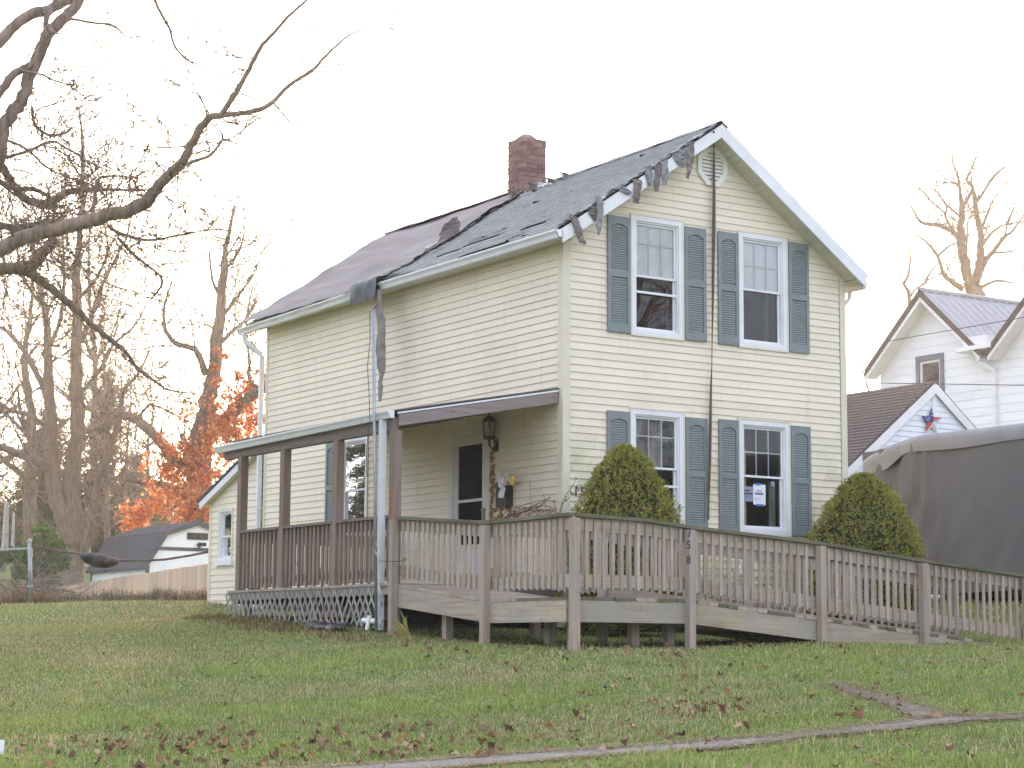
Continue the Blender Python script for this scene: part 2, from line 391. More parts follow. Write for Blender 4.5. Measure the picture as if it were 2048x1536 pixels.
def ground_material():
    m, nt, b = newmat('lawn_soil_and_turf'); vec = mapped(nt)
    n1 = nz(nt, .35, vec, 5, .6); n2 = nz(nt, 9, vec, 5, .7); n3 = nz(nt, 1.3, vec, 4)
    g = ramp(nt, n2.outputs[0], [(.3,(.10,.125,.04)),(.7,(.18,.225,.07))]).outputs[0]
    s = ramp(nt, n2.outputs[0], [(.3,(.105,.080,.045)),(.7,(.21,.165,.095))]).outputs[0]
    col = mixc(nt, g, s, ramp(nt, n1.outputs[0], [(.5,(0,0,0)),(.68,(.8,.8,.8))]).outputs[0])
    col = mixc(nt, col, s, ramp(nt, n3.outputs[0], [(.58,(0,0,0)),(.75,(.5,.5,.5))]).outputs[0])
    nt.links.new(col, b.inputs['Base Color']); b.inputs['Roughness'].default_value = 1; b.inputs['Specular IOR Level'].default_value = .1
    bump(nt, b, n2.outputs[0], .6, .03); return m
g = MB(); g.grid([[(gx[i], gy[j], GZ[i, j]) for j in range(len(gy))] for i in range(len(gx))])
structure('ground', g, ground_material(), True)

def drape(left, right, n, lift, name, mat):
    "a strip draped over the ground between two pixel polylines"
    def samp(pl):
        pl = np.array(pl, float); s = np.r_[0, np.cumsum(np.hypot(*np.diff(pl, axis=0).T))]; t = np.linspace(0, s[-1], n)
        return np.c_[np.interp(t, s, pl[:, 0]), np.interp(t, s, pl[:, 1])]
    L, R = samp(left), samp(right); P = []
    for a, c in zip(L, R):
        A_, B_ = ground_hit(*a), ground_hit(*c); row = []
        for k in range(6):
            p = A_+(B_-A_)*k/5; j = .03 if k in (0, 5) else 0
            x, y = p[0]+random.uniform(-j, j), p[1]+random.uniform(-j, j)
            row.append((x, y, gz(x, y)+lift))
        P.append(row)
    structure(name, MB().grid(P), mat, True)
    return np.array(P)
SW_U = [(2300,1424),(2048,1431.5),(1906,1434),(1828,1440),(1711,1456),(1604,1469),(1498,1478),(1320,1492),(1100,1506),(760,1531),(500,1548)]
SW_L = [(2300,1431),(2048,1438),(1995,1441),(1889,1450),(1782,1463),(1676,1472),(1569,1483),(1462,1499),(1320,1507),(1000,1530),(640,1560)]
WALK_P = drape(SW_U, SW_L, 60, .012, 'sidewalk', WALKM)
FW_L = [(1661,1366),(1693,1385),(1747,1401),(1800,1421),(1836,1440)]
FW_R = [(1676,1368),(1704,1376),(1764,1392),(1818,1407),(1871,1423),(1910,1434)]
WALK_Q = drape(FW_L, FW_R, 24, .008, 'front_walk', WALKM)

# ------------------------------------------------------------------ the house
W, L, PIT_C = 5.0, 8.85, .1016
ZC0 = 6.9086                      # a siding course line; the others step from it
WALL_T = 7.08
RX, RZ = 2.47, 8.97               # ridge
house = thing('house', 'cream two storey house with torn roof, blue grey shutters and brick chimney', 'house', (W/2, L/2, 1.9))
def MF(s, z, o): return (s, -o, z)
def ML(s, z, o): return (-o, s, z)
def roof_wall_z(x):               # underside of the gable along the facade
    return 7.08+(x-0)*(8.80-7.08)/RX if x < RX else 8.80-(x-RX)*(8.80-7.06)/(W-RX)

def siding(Mf, zlo, zhi, smin, smax, holes, mat, parent, name='siding_board', pitch=PIT_C, phase=ZC0, lip=.017, top=.003):
    """one lapped board per course; smin/smax are functions of z; holes are (s0,s1,z0,z1)"""
    k0 = math.floor((zlo-phase)/pitch)
    z = phase+k0*pitch; first = True; n = 0
    while z < zhi-.005:
        zb, zt = max(z, zlo), min(z+pitch, zhi)
        cuts = sorted({zb, zt} | {q for h in holes for q in (h[2], h[3]) if zb < q < zt})
        pieces = []
        for a, c in zip(cuts[:-1], cuts[1:]):
            spans = [(-1e9, 1e9)]
            for h in holes:
                if h[2] <= a+1e-6 and h[3] >= c-1e-6:
                    ns = []
                    for p, q in spans:
                        if h[1] <= p or h[0] >= q: ns.append((p, q)); continue
                        if h[0] > p: ns.append((p, h[0]))
                        if h[1] < q: ns.append((h[1], q))
                    spans = ns
            for p, q in spans:
                pa, qa = max(p, smin(a)), min(q, smax(a)); pc, qc = max(p, smin(c)), min(q, smax(c))
                if qa-pa < .004 and qc-pc < .004: continue
                qc = max(pc, qc); qa = max(pa, qa)
                oa = lip+(top-lip)*(a-z)/pitch; oc = lip+(top-lip)*(c-z)/pitch
                hit = [pp for pp in pieces if pp[0] < qa-.001 and pp[1] > pa+.001]
                if hit:
                    mb = hit[0][2]; hit[0][0] = min(hit[0][0], pa); hit[0][1] = max(hit[0][1], qa)
                    for pp in hit[1:]:
                        nb_ = len(mb.v); mb.v += pp[2].v; mb.f += [tuple(i+nb_ for i in f) for f in pp[2].f]; pieces.remove(pp)
                else: mb = MB(); pieces.append([pa, qa, mb])
                mb.poly([Mf(pa,a,oa), Mf(qa,a,oa), Mf(qc,c,oc), Mf(pc,c,oc)])
                if abs(a-zb) < 1e-6:
                    mb.poly([Mf(pa,a,0), Mf(qa,a,0), Mf(qa,a,oa), Mf(pa,a,oa)])
        for pp in pieces: part(name, pp[2], mat, parent); n += 1
        z += pitch
    return n

# windows of the facade: (s0, s1, z0, z1) of the outer trim
WINS = [(1.095,2.020,5.855,7.555), (2.985,3.915,5.855,7.545), (1.075,2.020,3.215,4.875), (2.965,3.925,3.215,4.860)]
LWIN = (5.25, 6.23, 3.30, 4.90)
DOOR = (1.76, 2.82, 2.60, 4.69)
EWIN = (10.03, 10.60, 3.10, 4.02)
holesF = [(a+.06, b-.06, c+.06, d-.06) for a, b, c, d in WINS]
holesL = [(LWIN[0]+.05, LWIN[1]-.05, LWIN[2]+.05, LWIN[3]-.05), (DOOR[0]+.04, DOOR[1]-.04, 2.45, DOOR[3]-.04)]
def fx0(z): return .10 if z <= 7.10 else (z-7.08)/(8.80-7.08)*RX
def fx1(z): return W-.10 if z <= 7.08 else RX+(8.80-z)/(8.80-7.06)*(W-RX)
siding(MF, 1.95, 8.79, fx0, fx1, holesF, SIDING_M, house)
siding(ML, 2.38, WALL_T, lambda z: .10, lambda z: L-.06, holesL, SIDING, house)
EXT_Y = 10.97
def ez(y): return 4.93-(y-9.0)*(4.93-4.17)/(11.0-9.0)
def ey1(z): return EXT_Y-.06 if z < 4.17 else min(EXT_Y-.06, 9.0+(4.93-z)*(2.0/.76))
siding(ML, 2.2, 4.93, lambda z: L+.075, ey1, [(EWIN[0]+.03, EWIN[1]-.03, EWIN[2]+.03, EWIN[3]-.03)], SIDING, house, pitch=.112)
# corner boards
cb = MB(); cb.box(-.02,.10,-.021,-.001,1.9,7.09); part('corner_board', cb, TRIM, house)
cb = MB(); cb.box(-.0205,-.0005,-.001,.10,1.9,7.04); part('corner_board', cb, TRIM, house)
cb = MB(); cb.box(W-.09,W+.02,-.021,-.001,1.9,7.08); part('corner_board', cb, TRIM, house)
cb = MB(); cb.box(-.022,.0,L-.06,L+.02,1.9,7.02); part('corner_board', cb, TRIM, house)
cb = MB(); cb.box(-.022,.0,EXT_Y-.06,EXT_Y+.02,2.1,4.2); part('corner_board', cb, TRIM, house)
cb = MB(); cb.box(W,W+.02,-.0005,L,1.9,7.06); part('wall', cb, TRIM, house)          # far side and back walls
cb = MB(); cb.prism([(0.01,L,1.9),(W,L,1.9),(W,L,7.06),(RX,L,8.8),(0.01,L,7.06)], (0,.02,0)); part('wall', cb, TRIM, house)
cb = MB(); cb.prism([(0.01,EXT_Y,2.1),(W,EXT_Y,2.1),(W,EXT_Y,4.16),(0.01,EXT_Y,4.16)], (0,.02,0)); part('wall', cb, TRIM, house)
cb = MB(); cb.box(.005,W,.03,L-.02,1.5,2.37); part('foundation', cb, pmat('block_foundation',(.06,.055,.05),(.04,.036,.034),5,rough=.95), house)  # near-black colour stands in for the shade under porch and ramp
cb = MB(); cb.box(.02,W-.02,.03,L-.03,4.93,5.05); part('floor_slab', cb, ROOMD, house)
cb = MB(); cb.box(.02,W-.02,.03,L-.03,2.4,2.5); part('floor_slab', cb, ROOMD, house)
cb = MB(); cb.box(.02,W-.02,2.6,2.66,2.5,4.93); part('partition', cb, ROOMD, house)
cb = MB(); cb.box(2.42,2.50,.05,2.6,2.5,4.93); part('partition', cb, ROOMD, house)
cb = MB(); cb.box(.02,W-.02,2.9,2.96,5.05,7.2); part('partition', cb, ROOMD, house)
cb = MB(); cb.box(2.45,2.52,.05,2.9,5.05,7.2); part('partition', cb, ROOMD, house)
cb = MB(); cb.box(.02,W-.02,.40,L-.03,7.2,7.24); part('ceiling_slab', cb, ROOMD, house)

def window(Mf, rect, casing=.07, trim=.022, meet=.5, rows=None, cols=0, bar=None, sill=False, glass=GLASS, label=None):
    s0, s1, z0, z1 = rect
    mb = MB()                                                # flat white casing
    a, b, c, d = s0+trim, s1-trim, z0+trim, z1-trim; k = casing
    mb.mbox(Mf, a, a+k, c, d, -.02, .024); mb.mbox(Mf, b-k, b, c, d, -.02, .024)
    mb.mbox(Mf, a+k, b-k, d-k, d, -.02, .0235); mb.mbox(Mf, a+k, b-k, c, c+k*.95, -.02, .030)
    w = part('window', mb, WHITE, house, label=label)
    mb = MB(); mb.mbox(Mf, s0, a, z0, z1, -.005, .030); mb.mbox(Mf, b, s1, z0, z1, -.005, .030)
    mb.mbox(Mf, a, b, d, z1, -.005, .0295); mb.mbox(Mf, a, b, z0, c, -.005, .0295)
    part('trim_channel', mb, TRIM, w)
    a2, b2, c2, d2 = a+k, b-k, c+k*.95, d-k
    mb = MB(); j = .022                                      # jamb, recessed
    mb.mbox(Mf, a2, a2+j, c2, d2, -.12, .004); mb.mbox(Mf, b2-j, b2, c2, d2, -.12, .004)
    mb.mbox(Mf, a2+j, b2-j, d2-j, d2, -.12, .0035); mb.mbox(Mf, a2+j, b2-j, c2, c2+j, -.12, .0035)
    part('jamb', mb, WHITE, w)
    a3, b3, c3, d3 = a2+j, b2-j, c2+j, d2-j
    zm = c3+(d3-c3)*meet; r = .030
    for nm, q0, q1, o in (('upper_sash', zm-.016, d3, -.022), ('lower_sash', c3, zm+.016, -.050)):
        mb = MB(); mb.mbox(Mf, a3, a3+r, q0, q1, o-.022, o); mb.mbox(Mf, b3-r, b3, q0, q1, o-.022, o)
        mb.mbox(Mf, a3+r, b3-r, q1-r, q1, o-.022, o-.0005); mb.mbox(Mf, a3+r, b3-r, q0, q0+r, o-.022, o-.0005)
        sh = part(nm, mb, WHITE, w)
        mb = MB(); mb.poly([Mf(a3+r-.004,q0+r-.004,o-.009), Mf(b3-r+.004,q0+r-.004,o-.009), Mf(b3-r+.004,q1-r+.004,o-.009), Mf(a3+r-.004,q1-r+.004,o-.009)])
        part('pane', mb, glass, w)
        if nm == 'upper_sash' and cols:
            for i in range(1, cols):
                x = a3+r+(b3-a3-2*r)*i/cols
                mb = MB(); mb.mbox(Mf, x-.009, x+.009, q0+r, q1-r, o-.0155, o-.0105); part('muntin', mb, WHITE, w)
            x = q1-r-(q1-q0-2*r)*rows
            mb = MB(); mb.mbox(Mf, a3+r, b3-r, x-.010, x+.010, o-.0175, o-.0125); part('muntin', mb, WHITE, w)
    if bar:
        x = c3+(d3-c3)*bar
        mb = MB(); mb.mbox(Mf, a3, b3, x-.016, x+.016, -.012, .0); part('screen_rail', mb, WHITE, w)
    if sill:
        mb = MB(); mb.mbox(Mf, s0-.05, s1+.05, z0-.07, z0-.005, 0, .07); part('sill', mb, WHITE, w)
    return w, (a3+r, b3-r, c3+r, d3-r, zm)

def drape_cloth(Mf, s0, s1, z0, z1, o, mat, w, name='curtain', amp=.012, waves=7):
    P = []
    n = 40
    for i in range(n+1):
        s = s0+(s1-s0)*i/n; dd = amp*math.sin(waves*2*math.pi*i/n+random.random()*.6)
        P.append([Mf(s, z0+.01*math.sin(i*.9), o+dd), Mf(s, (z0+z1)/2, o+dd*.8), Mf(s, z1, o+dd*.4)])
    part(name, MB().grid(P), mat, w, smooth=True)

w1, r1 = window(MF, WINS[0], meet=.50, rows=.36, cols=3, bar=.345)
drape_cloth(MF, r1[0]-.02, r1[1]+.02, r1[4]-.01, r1[3]+.03, -.056, BLIND, w1, 'roller_shade', .003, 3)
mb = MB(); mb.mbox(MF, r1[1]-.075, r1[1]-.045, r1[2], r1[4]-.1, -.14, -.10); part('inner_stop', mb, pmat('dark_stained_stop',(.06,.045,.035),(.03,.02,.016),9), w1)
w2, r2 = window(MF, WINS[1], meet=.51, rows=.5, cols=3)
drape_cloth(MF, r2[0]-.02, r2[1]+.02, r2[4]-.01, r2[3]+.03, -.056, BLIND, w2, 'roller_shade', .003, 3)
mb = MB(); mb.mbox(MF, r2[1]-.17, r2[1]-.10, r2[2], r2[4], -.18, -.13); part('inner_stop', mb, bpy.data.materials['dark_stained_stop'], w2)
w3, r3 = window(MF, WINS[2], meet=.52, rows=.36, cols=3, bar=.35)
drape_cloth(MF, r3[0]-.02, r3[1]-.13, r3[4]-.02, r3[3]+.03, -.13, LACE, w3, 'lace_curtain', .014, 6)
drape_cloth(MF, r3[0]-.02, r3[1]+.02, r3[4]+.38, r3[3]-.22, -.11, LACE, w3, 'lace_valance', .014, 6)
drape_cloth(MF, r3[0]-.02, r3[0]+.33, r3[2], r3[4], -.13, LACE, w3, 'lace_curtain', .014, 4)
w4, r4 = window(MF, WINS[3], meet=.51, rows=.5, cols=3)
drape_cloth(MF, r4[0]-.02, r4[0]+.10, r4[2], r4[4]+.38, -.11, CURT, w4, 'yellow_curtain', .008, 3)
mb = MB(); mb.mbox(MF, r4[1]-.15, r4[1]-.03, r4[2], r4[4]-.06, -.16, -.12); part('inner_casing', mb, pmat('peeling_grey_casing',(.34,.33,.32),(.18,.17,.165),14,(1,1,.3)), w4)
w5, r5 = window(ML, LWIN, casing=.06, meet=.47)
drape_cloth(ML, r5[0]+.02, r5[1]+.02, r5[2], r5[3], -.14, LACE, w5, 'lace_curtain', .02, 6)
w6, r6 = window(ML, EWIN, casing=.035, trim=.012, meet=.47, sill=True)
drape_cloth(ML, r6[0], r6[1], r6[2], r6[3], -.13, LACE, w6, 'lace_curtain', .01, 5)

# papers taped inside the lower right window
def paper(label, s0, s1, z0, z1, o, mat, bars, tapes):
    t = thing('paper_notice', label, 'notice', ((s0+s1)/2, -o, z0), 'notices taped in the window')
    mb = MB(); mb.mbox(MF, s0, s1, z0, z1, o-.001, o); part('sheet', mb, mat, t)
    for (a, b, c, d, m_) in bars:
        mb = MB(); mb.mbox(MF, s0+(s1-s0)*a, s0+(s1-s0)*b, z0+(z1-z0)*c, z0+(z1-z0)*d, o+.0003, o+.0008); part('print_line', mb, m_, t)
    for (a, b, c, d) in tapes:
        mb = MB(); mb.mbox(MF, a, b, c, d, o+.001, o+.0016); part('tape', mb, TAPE, t)
O4 = -.062
pz = on_y(1506, 1003, -O4)[2]
def fs(u, v=1000): return float(on_y(u, v, .06)[0])
def fz(u, v): return float(on_y(u, v, .06)[2])
paper('white notice with grey banner and blue tape, right one in the lower window', fs(1506.5), fs(1531), fz(1519,1010), fz(1519,969), O4+.004, PAPER,
      [(.28,.68,.66,.70,INK),(.12,.82,.49,.60,INKG),(.15,.7,.36,.37,INKG),(.15,.62,.30,.31,INKG),(.15,.7,.24,.25,INKG),(.15,.5,.18,.19,INKG)],
      [(fs(1510), fs(1522), fz(1515,970.5), fz(1515,966)), (fs(1512), fs(1527), fz(1518,1012.5), fz(1518,1008))])
paper('pale blue notice with grey banner tucked behind the white one in the lower window', fs(1489), fs(1509), fz(1498,1003), fz(1498,973), O4, PAPERB,
      [(.05,.55,.70,.76,INK),(.02,.8,.46,.58,INKG),(.05,.7,.3,.31,INKG),(.05,.7,.22,.23,INKG)], [])
mb = MB(); mb.mbox(MF, fs(1542.5), fs(1549.5), fz(1546,973), fz(1546,963), O4, O4+.001)
single('paper_tag', mb, PAPERB, 'small pale tag stuck high at the right of the lower right window pane', 'tag')

# shutters ---------------------------------------------------------------
louv = MB(); louv.hexa([(-.128,.004,-.010),(.128,.004,-.010),(.128,.009,-.012),(-.128,.009,-.012),(-.128,-.010,.008),(.128,-.010,.008),(.128,-.006,.012),(-.128,-.006,.012)])
def shutter(Mf, s0, s1, z0, z1, label=None):
    H = z1-z0; mb = MB(); st = .052
    mb.mbox(Mf, s0, s0+st, z0, z1, .014, .044); mb.mbox(Mf, s1-st, s1, z0, z1, .014, .044)
    zb, zm0, zm1, zt = z0+H*.075, z0+H*.475, z0+H*.53, z1-H*.085
    mb.mbox(Mf, s0+st, s1-st, z0, zb, .014, .0435); mb.mbox(Mf, s0+st, s1-st, zm0, zm1, .014, .0435)
    n = 10; sa, sb = s0+st, s1-st                                   # arched head board
    for i in range(n):
        a, b = sa+(sb-sa)*i/n, sa+(sb-sa)*(i+1)/n
        za = zt+.045*math.sin(math.pi*i/n)-.012; zb_ = zt+.045*math.sin(math.pi*(i+1)/n)-.012
        mb.hexa([Mf(a,za,.014),Mf(b,zb_,.014),Mf(b,zb_,.0435),Mf(a,za,.0435),Mf(a,z1,.014),Mf(b,z1,.014),Mf(b,z1,.0435),Mf(a,z1,.0435)])
    mb.mbox(Mf, s0+st, s1-st, zb, z1-.03, .013, .018)               # back plate
    sh = part('shutter', mb, SHUT, house, label=label)
    lv = MB(); z = zb+.016
    while z < zt+.022:
        if not (zm0-.012 < z < zm1+.012):
            inset = 0 if z < zt-.02 else (z-(zt-.02))*1.9
            lo = [Mf(sa+.003+inset, z-.010, .020), Mf(sb-.003-inset, z-.010, .020), Mf(sb-.003-inset, z-.010, .034), Mf(sa+.003+inset, z-.010, .034)]
            hi = [(p[0], p[1], p[2]+.030 if i < 2 else p[2]+.012) for i, p in enumerate(lo)]
            lv.hexa(lo+hi)
        z += .033
    part('louvre_slats', lv, LOUV, sh, kind='stuff')
    for s, zz in ((s0+.025, z1-.09), (s1-.025, z1-.09), (s0+.025, zm0+.04), (s1-.025, zm0+.04), (s0+.025, z0+.09), (s1-.025, z0+.09)):
        pass
SHU = [(.706,1.086,5.875,7.478),(2.026,2.402,5.878,7.478),(2.620,2.986,5.876,7.483),(3.922,4.298,5.876,7.481),
       (.698,1.074,3.24,4.80),(2.028,2.400,3.24,4.80),(2.612,2.962,3.24,4.812),(3.930,4.292,3.24,4.81)]
for a in SHU: shutter(MF, *a)
shutter(ML, 6.26, 6.60, 3.40, 4.86, 'dark teal shutter beside the side window under the porch roof')

# gable vent ---------------------------------------------------------------
vc = (2.53, 8.395); mb = MB()
octo = lambda rx, rz: [(vc[0]+rx*math.cos(math.radians(22.5+45*i)), vc[1]+rz*math.sin(math.radians(22.5+45*i))) for i in range(8)]
po, pi_ = octo(.285,.30), octo(.20,.215)
for i in range(8):
    j = (i+1) % 8
    mb.hexa([(po[i][0],-.012,po[i][1]),(po[j][0],-.012,po[j][1]),(pi_[j][0],-.012,pi_[j][1]),(pi_[i][0],-.012,pi_[i][1]),
             (po[i][0],-.045,po[i][1]),(po[j][0],-.045,po[j][1]),(pi_[j][0],-.04,pi_[j][1]),(pi_[i][0],-.04,pi_[i][1])])
vent = part('gable_vent', mb, WHITE_V, house)
mb = MB(); mb.poly([(x,-.014,z) for x, z in octo(.21,.225)]); part('vent_back', mb, pmat('vent_shadow_gap',(.16,.13,.09),(.12,.1,.07),3), vent)
for i in range(7):
    z = vc[1]-.17+i*.054; hw = min(.175, .20*math.sqrt(max(.1, 1-((z-vc[1])/.24)**2)))
    mb = MB(); mb.hexa([(vc[0]-hw,-.016,z),(vc[0]+hw,-.016,z),(vc[0]+hw,-.036,z-.012),(vc[0]-hw,-.036,z-.012),(vc[0]-hw,-.016,z+.036),(vc[0]+hw,-.016,z+.036),(vc[0]+hw,-.036,z+.022),(vc[0]-hw,-.036,z+.022)])
    part('vent_slat', mb, WHITE_V, vent)

# roof ---------------------------------------------------------------------
EXL, EZL, EXR, EZR = -.30, 7.12, 5.20, 7.10      # eave edges
YF, YB = -.31, 9.17                              # front and back rakes
def RP(t, y, off=0.0):
    "point on the left slope: t 0 at the ridge, 1 at the eave"
    nx, nzz = -(RZ-EZL), -(EXL-RX); ln = math.hypot(nx, nzz); nx, nzz = nx/ln, nzz/ln
    sag = -.035*math.sin(math.pi*min(1, max(0, (y-YF)/(YB-YF))))
    return (RX+(EXL-RX)*t+nx*off, y, RZ+(EZL-RZ)*t+nzz*off+sag)
def deckb(x0, z0, x1, z1):
    mb = MB(); mb.prism([(x0,YF,z0),(x1,YF,z1),(x1,YF,z1-.07),(x0,YF,z0-.07)], (0,YB-YF,0)); return mb
part('roof', MB().prism([(RX,YF,RZ-.05),(EXL,YF,EZL-.05),(EXL,YF,EZL-.10),(RX,YF,RZ-.13)], (0,YB-YF,0)), SHING_D, house)
part('roof', MB().prism([(RX,YF,RZ-.0),(EXR,YF,EZR),(EXR,YF,EZR-.06),(RX,YF,RZ-.07)], (0,YB-YF,0)), SHING_B, house)
# shingle courses on the near half of the left slope, lifting and missing in places
nC = 27; mbs = MB(); tw = .33
rs = random.Random(3)
def edge_y(t): return 4.55+.10*math.sin(t*9)+.22*(t-.5)+.05*math.sin(t*31)
GONE = [(.735, 1.75, 3.35, .035), (.93, .9, 2.0, .02), (.80, .6, 1.3, .0)]
for k in range(nC):
    t0, t1 = k/nC, (k+1.25)/nC
    y = YF-.02-rs.random()*.03; ye = edge_y((t0+t1)/2)+rs.uniform(-.09,.06)
    while y < ye:
        y2 = min(ye, y+tw*rs.uniform(.9,1.1))
        tm = (k+.5)/nC; gone = False
        for (gt, g0, g1, sl) in GONE:
            if abs(tm-(gt+sl*(y-g0))) < .5/nC and g0 < y < g1: gone = True
        if tm > .90 and rs.random() < .10 and y > .5: gone = True
        if not gone:
            l = rs.uniform(0,.004); lift = .012+l+(rs.random() < .04)*rs.uniform(.01,.04)
            a, b, c, d = RP(t0,y,-.012), RP(t0,y2-.004,-.012), RP(min(t1,1.02),y2-.004,lift), RP(min(t1,1.02),y,lift)
            e, f = RP(min(t1,1.02),y2-.004,-.004), RP(min(t1,1.02),y,-.004)
            mbs.poly([a,b,c,d]); mbs.poly([d,c,e,f])
        y = y2
part('shingle_courses', mbs, SHING, house, kind='stuff')
# the brown membrane over the far half: a wrinkled sheet
P = []; nt_, ny_ = 46, 90
for i in range(nt_+1):
    t = -.015+1.03*i/nt_; row = []
    y0 = edge_y(t)-.06+.08*math.sin(t*23)
    for j in range(ny_+1):
        s = j/ny_; y = y0+(YB+.02-y0)*s
        wv = .050*mnoise.noise((t*3.1, y*.55+t*2.2, .3))+.030*mnoise.noise((t*9+y*1.3, y*.5-t*3, 4))
        wv += .028*max(0, math.sin(t*21+y*1.1+1.4*mnoise.noise((y*.4, t*2, 9))))**6*(.4+.6*mnoise.noise((y*.5,t*3,2))**2)
        off = .045+wv; tt = t
        if i == nt_: tt += .016*mnoise.noise((y*4.2,1,1))+.01; off -= .01
        if i == 0: off += .0
        row.append(RP(tt, y, max(.012, off)))
    P.append(row)
part('roof_membrane', MB().grid(P), FELT, house, smooth=True)
P = []                                            # the same sheet folded over the ridge
for j in range(60):
    y = 4.7+(YB-4.7)*j/59; row = []
    for q in range(6):
        a = q/5; x = RX-.12+.34*a; bu = .085+.035*mnoise.noise((y*1.3,a,3))
        z = RZ+bu-abs(x-RX)*.66-.035*math.sin(math.pi*min(1,(y-YF)/(YB-YF))); row.append((x, y, z))
    P.append(row)
part('ridge_membrane', MB().grid(P), pmat('dark_ridge_felt', (.205,.15,.13), (.13,.095,.085), 2.5, (1,.3,1), rough=.8, bmp=.3), house, smooth=True)
P = []
for j in range(50):                               # shingled ridge on the near half
    y = YF-.01+(4.2-YF)*j/49; row = []
    for q in range(5):
        a = q/4; x = RX-.13+.26*a; bu = .03+.02*mnoise.noise((y*2.5,a*2,7))
        z = RZ+bu-abs(x-RX)*.66-.035*math.sin(math.pi*min(1,max(0,(y-YF)/(YB-YF)))); row.append((x, y, z))
    P.append(row)
part('ridge_cap', MB().grid(P), FELTG, house, smooth=False)

def flap(pts, width_vec, widths, mat, name='torn_flap', seed=0, label=None, thick=.006, jag=.25, parent=house):
    "a torn strip along pts; ragged end"
    rr = random.Random(seed); pts = [Vector(p) for p in pts]; wv = Vector(width_vec).normalized()
    n = 10; s = [0]
    for a, b in zip(pts[:-1], pts[1:]): s.append(s[-1]+(b-a).length)
    P = []
    for i in range(n+1):
        d = s[-1]*i/n; k = max(q for q in range(len(s)) if s[q] <= d+1e-9); k = min(k, len(pts)-2)
        f = (d-s[k])/max(1e-6, s[k+1]-s[k]); p = pts[k].lerp(pts[k+1], f)
        w = np.interp(i/n, np.linspace(0,1,len(widths)), widths)
        row = []
        for j in range(5):
            a = (j/4-.5)
            e = rr.uniform(-.5,.5)*jag*w if i == n else 0
            q = p+wv*(a*w*(1+rr.uniform(-.12,.12)))+Vector((rr.uniform(-.01,.01), rr.uniform(-.012,.012), e+rr.uniform(-.006,.006)))
            q.y += -.03*math.cos(a*3)*rr.uniform(.2,1)
            row.append(q)
        P.append(row)
    mb = MB().grid(P)
    o = part(name, mb, mat, parent, label=label)
    md = o.modifiers.new('thickness', 'SOLIDIFY'); md.thickness = thick
    return o
def onf(u, v, y=-.36): return tuple(on_y(u, v, y))
# torn roofing strips hanging over the front rake
flap([onf(1140,428,-.33), onf(1150,440), onf(1158,465), onf(1166,488)], (1,0,.1), [.12,.115,.12,.125], FELT2, seed=1)
flap([onf(1196,392,-.33), onf(1200,405), onf(1199,440), onf(1197,470)], (1,0,.1), [.12,.11,.10,.05], FELTG, seed=2)
flap([onf(1184,412,-.34), onf(1186,425,-.35), onf(1190,441,-.35)], (1,0,.2), [.16,.12,.03], FELT2, seed=3)
flap([onf(1272,358,-.33), onf(1277,368), onf(1274,390), onf(1272,407)], (1,0,.1), [.16,.13,.12,.11], FELT2, seed=4)
flap([onf(1296,332,-.33), onf(1298,350,-.35), onf(1299,372,-.35)], (1,0,.25), [.16,.12,.05], FELTG, seed=5)
flap([onf(1315,325,-.33), onf(1316,345), onf(1314,365), onf(1312,384)], (1,0,.1), [.14,.12,.10,.06], FELT2, seed=6)
flap([onf(1328,315,-.33), onf(1330,335), onf(1330,355), onf(1329,370)], (1,0,.1), [.13,.12,.11,.09], FELTG, seed=7)
flap([onf(1358,300,-.33), onf(1362,318,-.35), onf(1368,335,-.35)], (1,0,.45), [.30,.22,.08], FELTG, seed=8)
flap([onf(1381,283,-.33), onf(1382,310), onf(1379,335), onf(1375,358)], (1,0,.1), [.15,.14,.10,.04], FELT2, seed=9)
flap([onf(1240,374,-.32), onf(1250,380,-.36), onf(1262,388,-.36)], (.8,0,.6), [.10,.10,.06], FELTG, seed=10)
rs = random.Random(12)                             # lifted shingle ends all along the rake
for k in range(46):
    t = .03+.95*k/46; y = YF-.02
    a = Vector(RP(t, y+.10, .02)); b = Vector(RP(t, y-rs.uniform(.0,.05), .012+rs.uniform(0,.035))); dt = Vector(RP(t+.03,y,0))-Vector(RP(t,y,0))
    w = dt*rs.uniform(.6,1.3); mb = MB(); c = b+w+Vector((0,rs.uniform(-.02,.02),rs.uniform(-.02,.02)))
    mb.prism([a, b, c, a+w], Vector((0,0,-.012))); part('lifted_shingle', mb, rs.choice([FELTG,FELTG,FELT2,SHING]), house)
# torn edge between membrane and shingles, curled flap, crumpled flashing by the chimney
rs = random.Random(5)
for k in range(16):
    t = .04+.9*k/16; y = edge_y(t)
    a = Vector(RP(t, y+.10, .04)); b = Vector(RP(t+.02, y-rs.uniform(.05,.22), .03+rs.uniform(0,.05))); dt = Vector(RP(t+rs.uniform(.03,.07),y,0))-Vector(RP(t,y,0))
    mb = MB(); mb.prism([a, b, b+dt*rs.uniform(.5,1.1), a+dt], Vector((0,0,-.01))); part('torn_flap', mb, rs.choice([FELT, FELT2, FELT]), house)
a, b = Vector(RP(.56,4.42,.05)), Vector(RP(.68,4.62,.05))
flap([a, a+Vector((-.02,-.05,.16)), a+Vector((-.06,-.16,.24))], (b-a), [.38,.36,.22], FELT, seed=21)
a, b = Vector(RP(.70,4.30,.06)), Vector(RP(.78,4.55,.06))
flap([a, a+Vector((-.05,-.10,.05)), a+Vector((-.16,-.22,-.02))], (b-a), [.26,.22,.12], pmat('pale_torn_backing',(.55,.52,.53),(.40,.37,.37),9), seed=22)
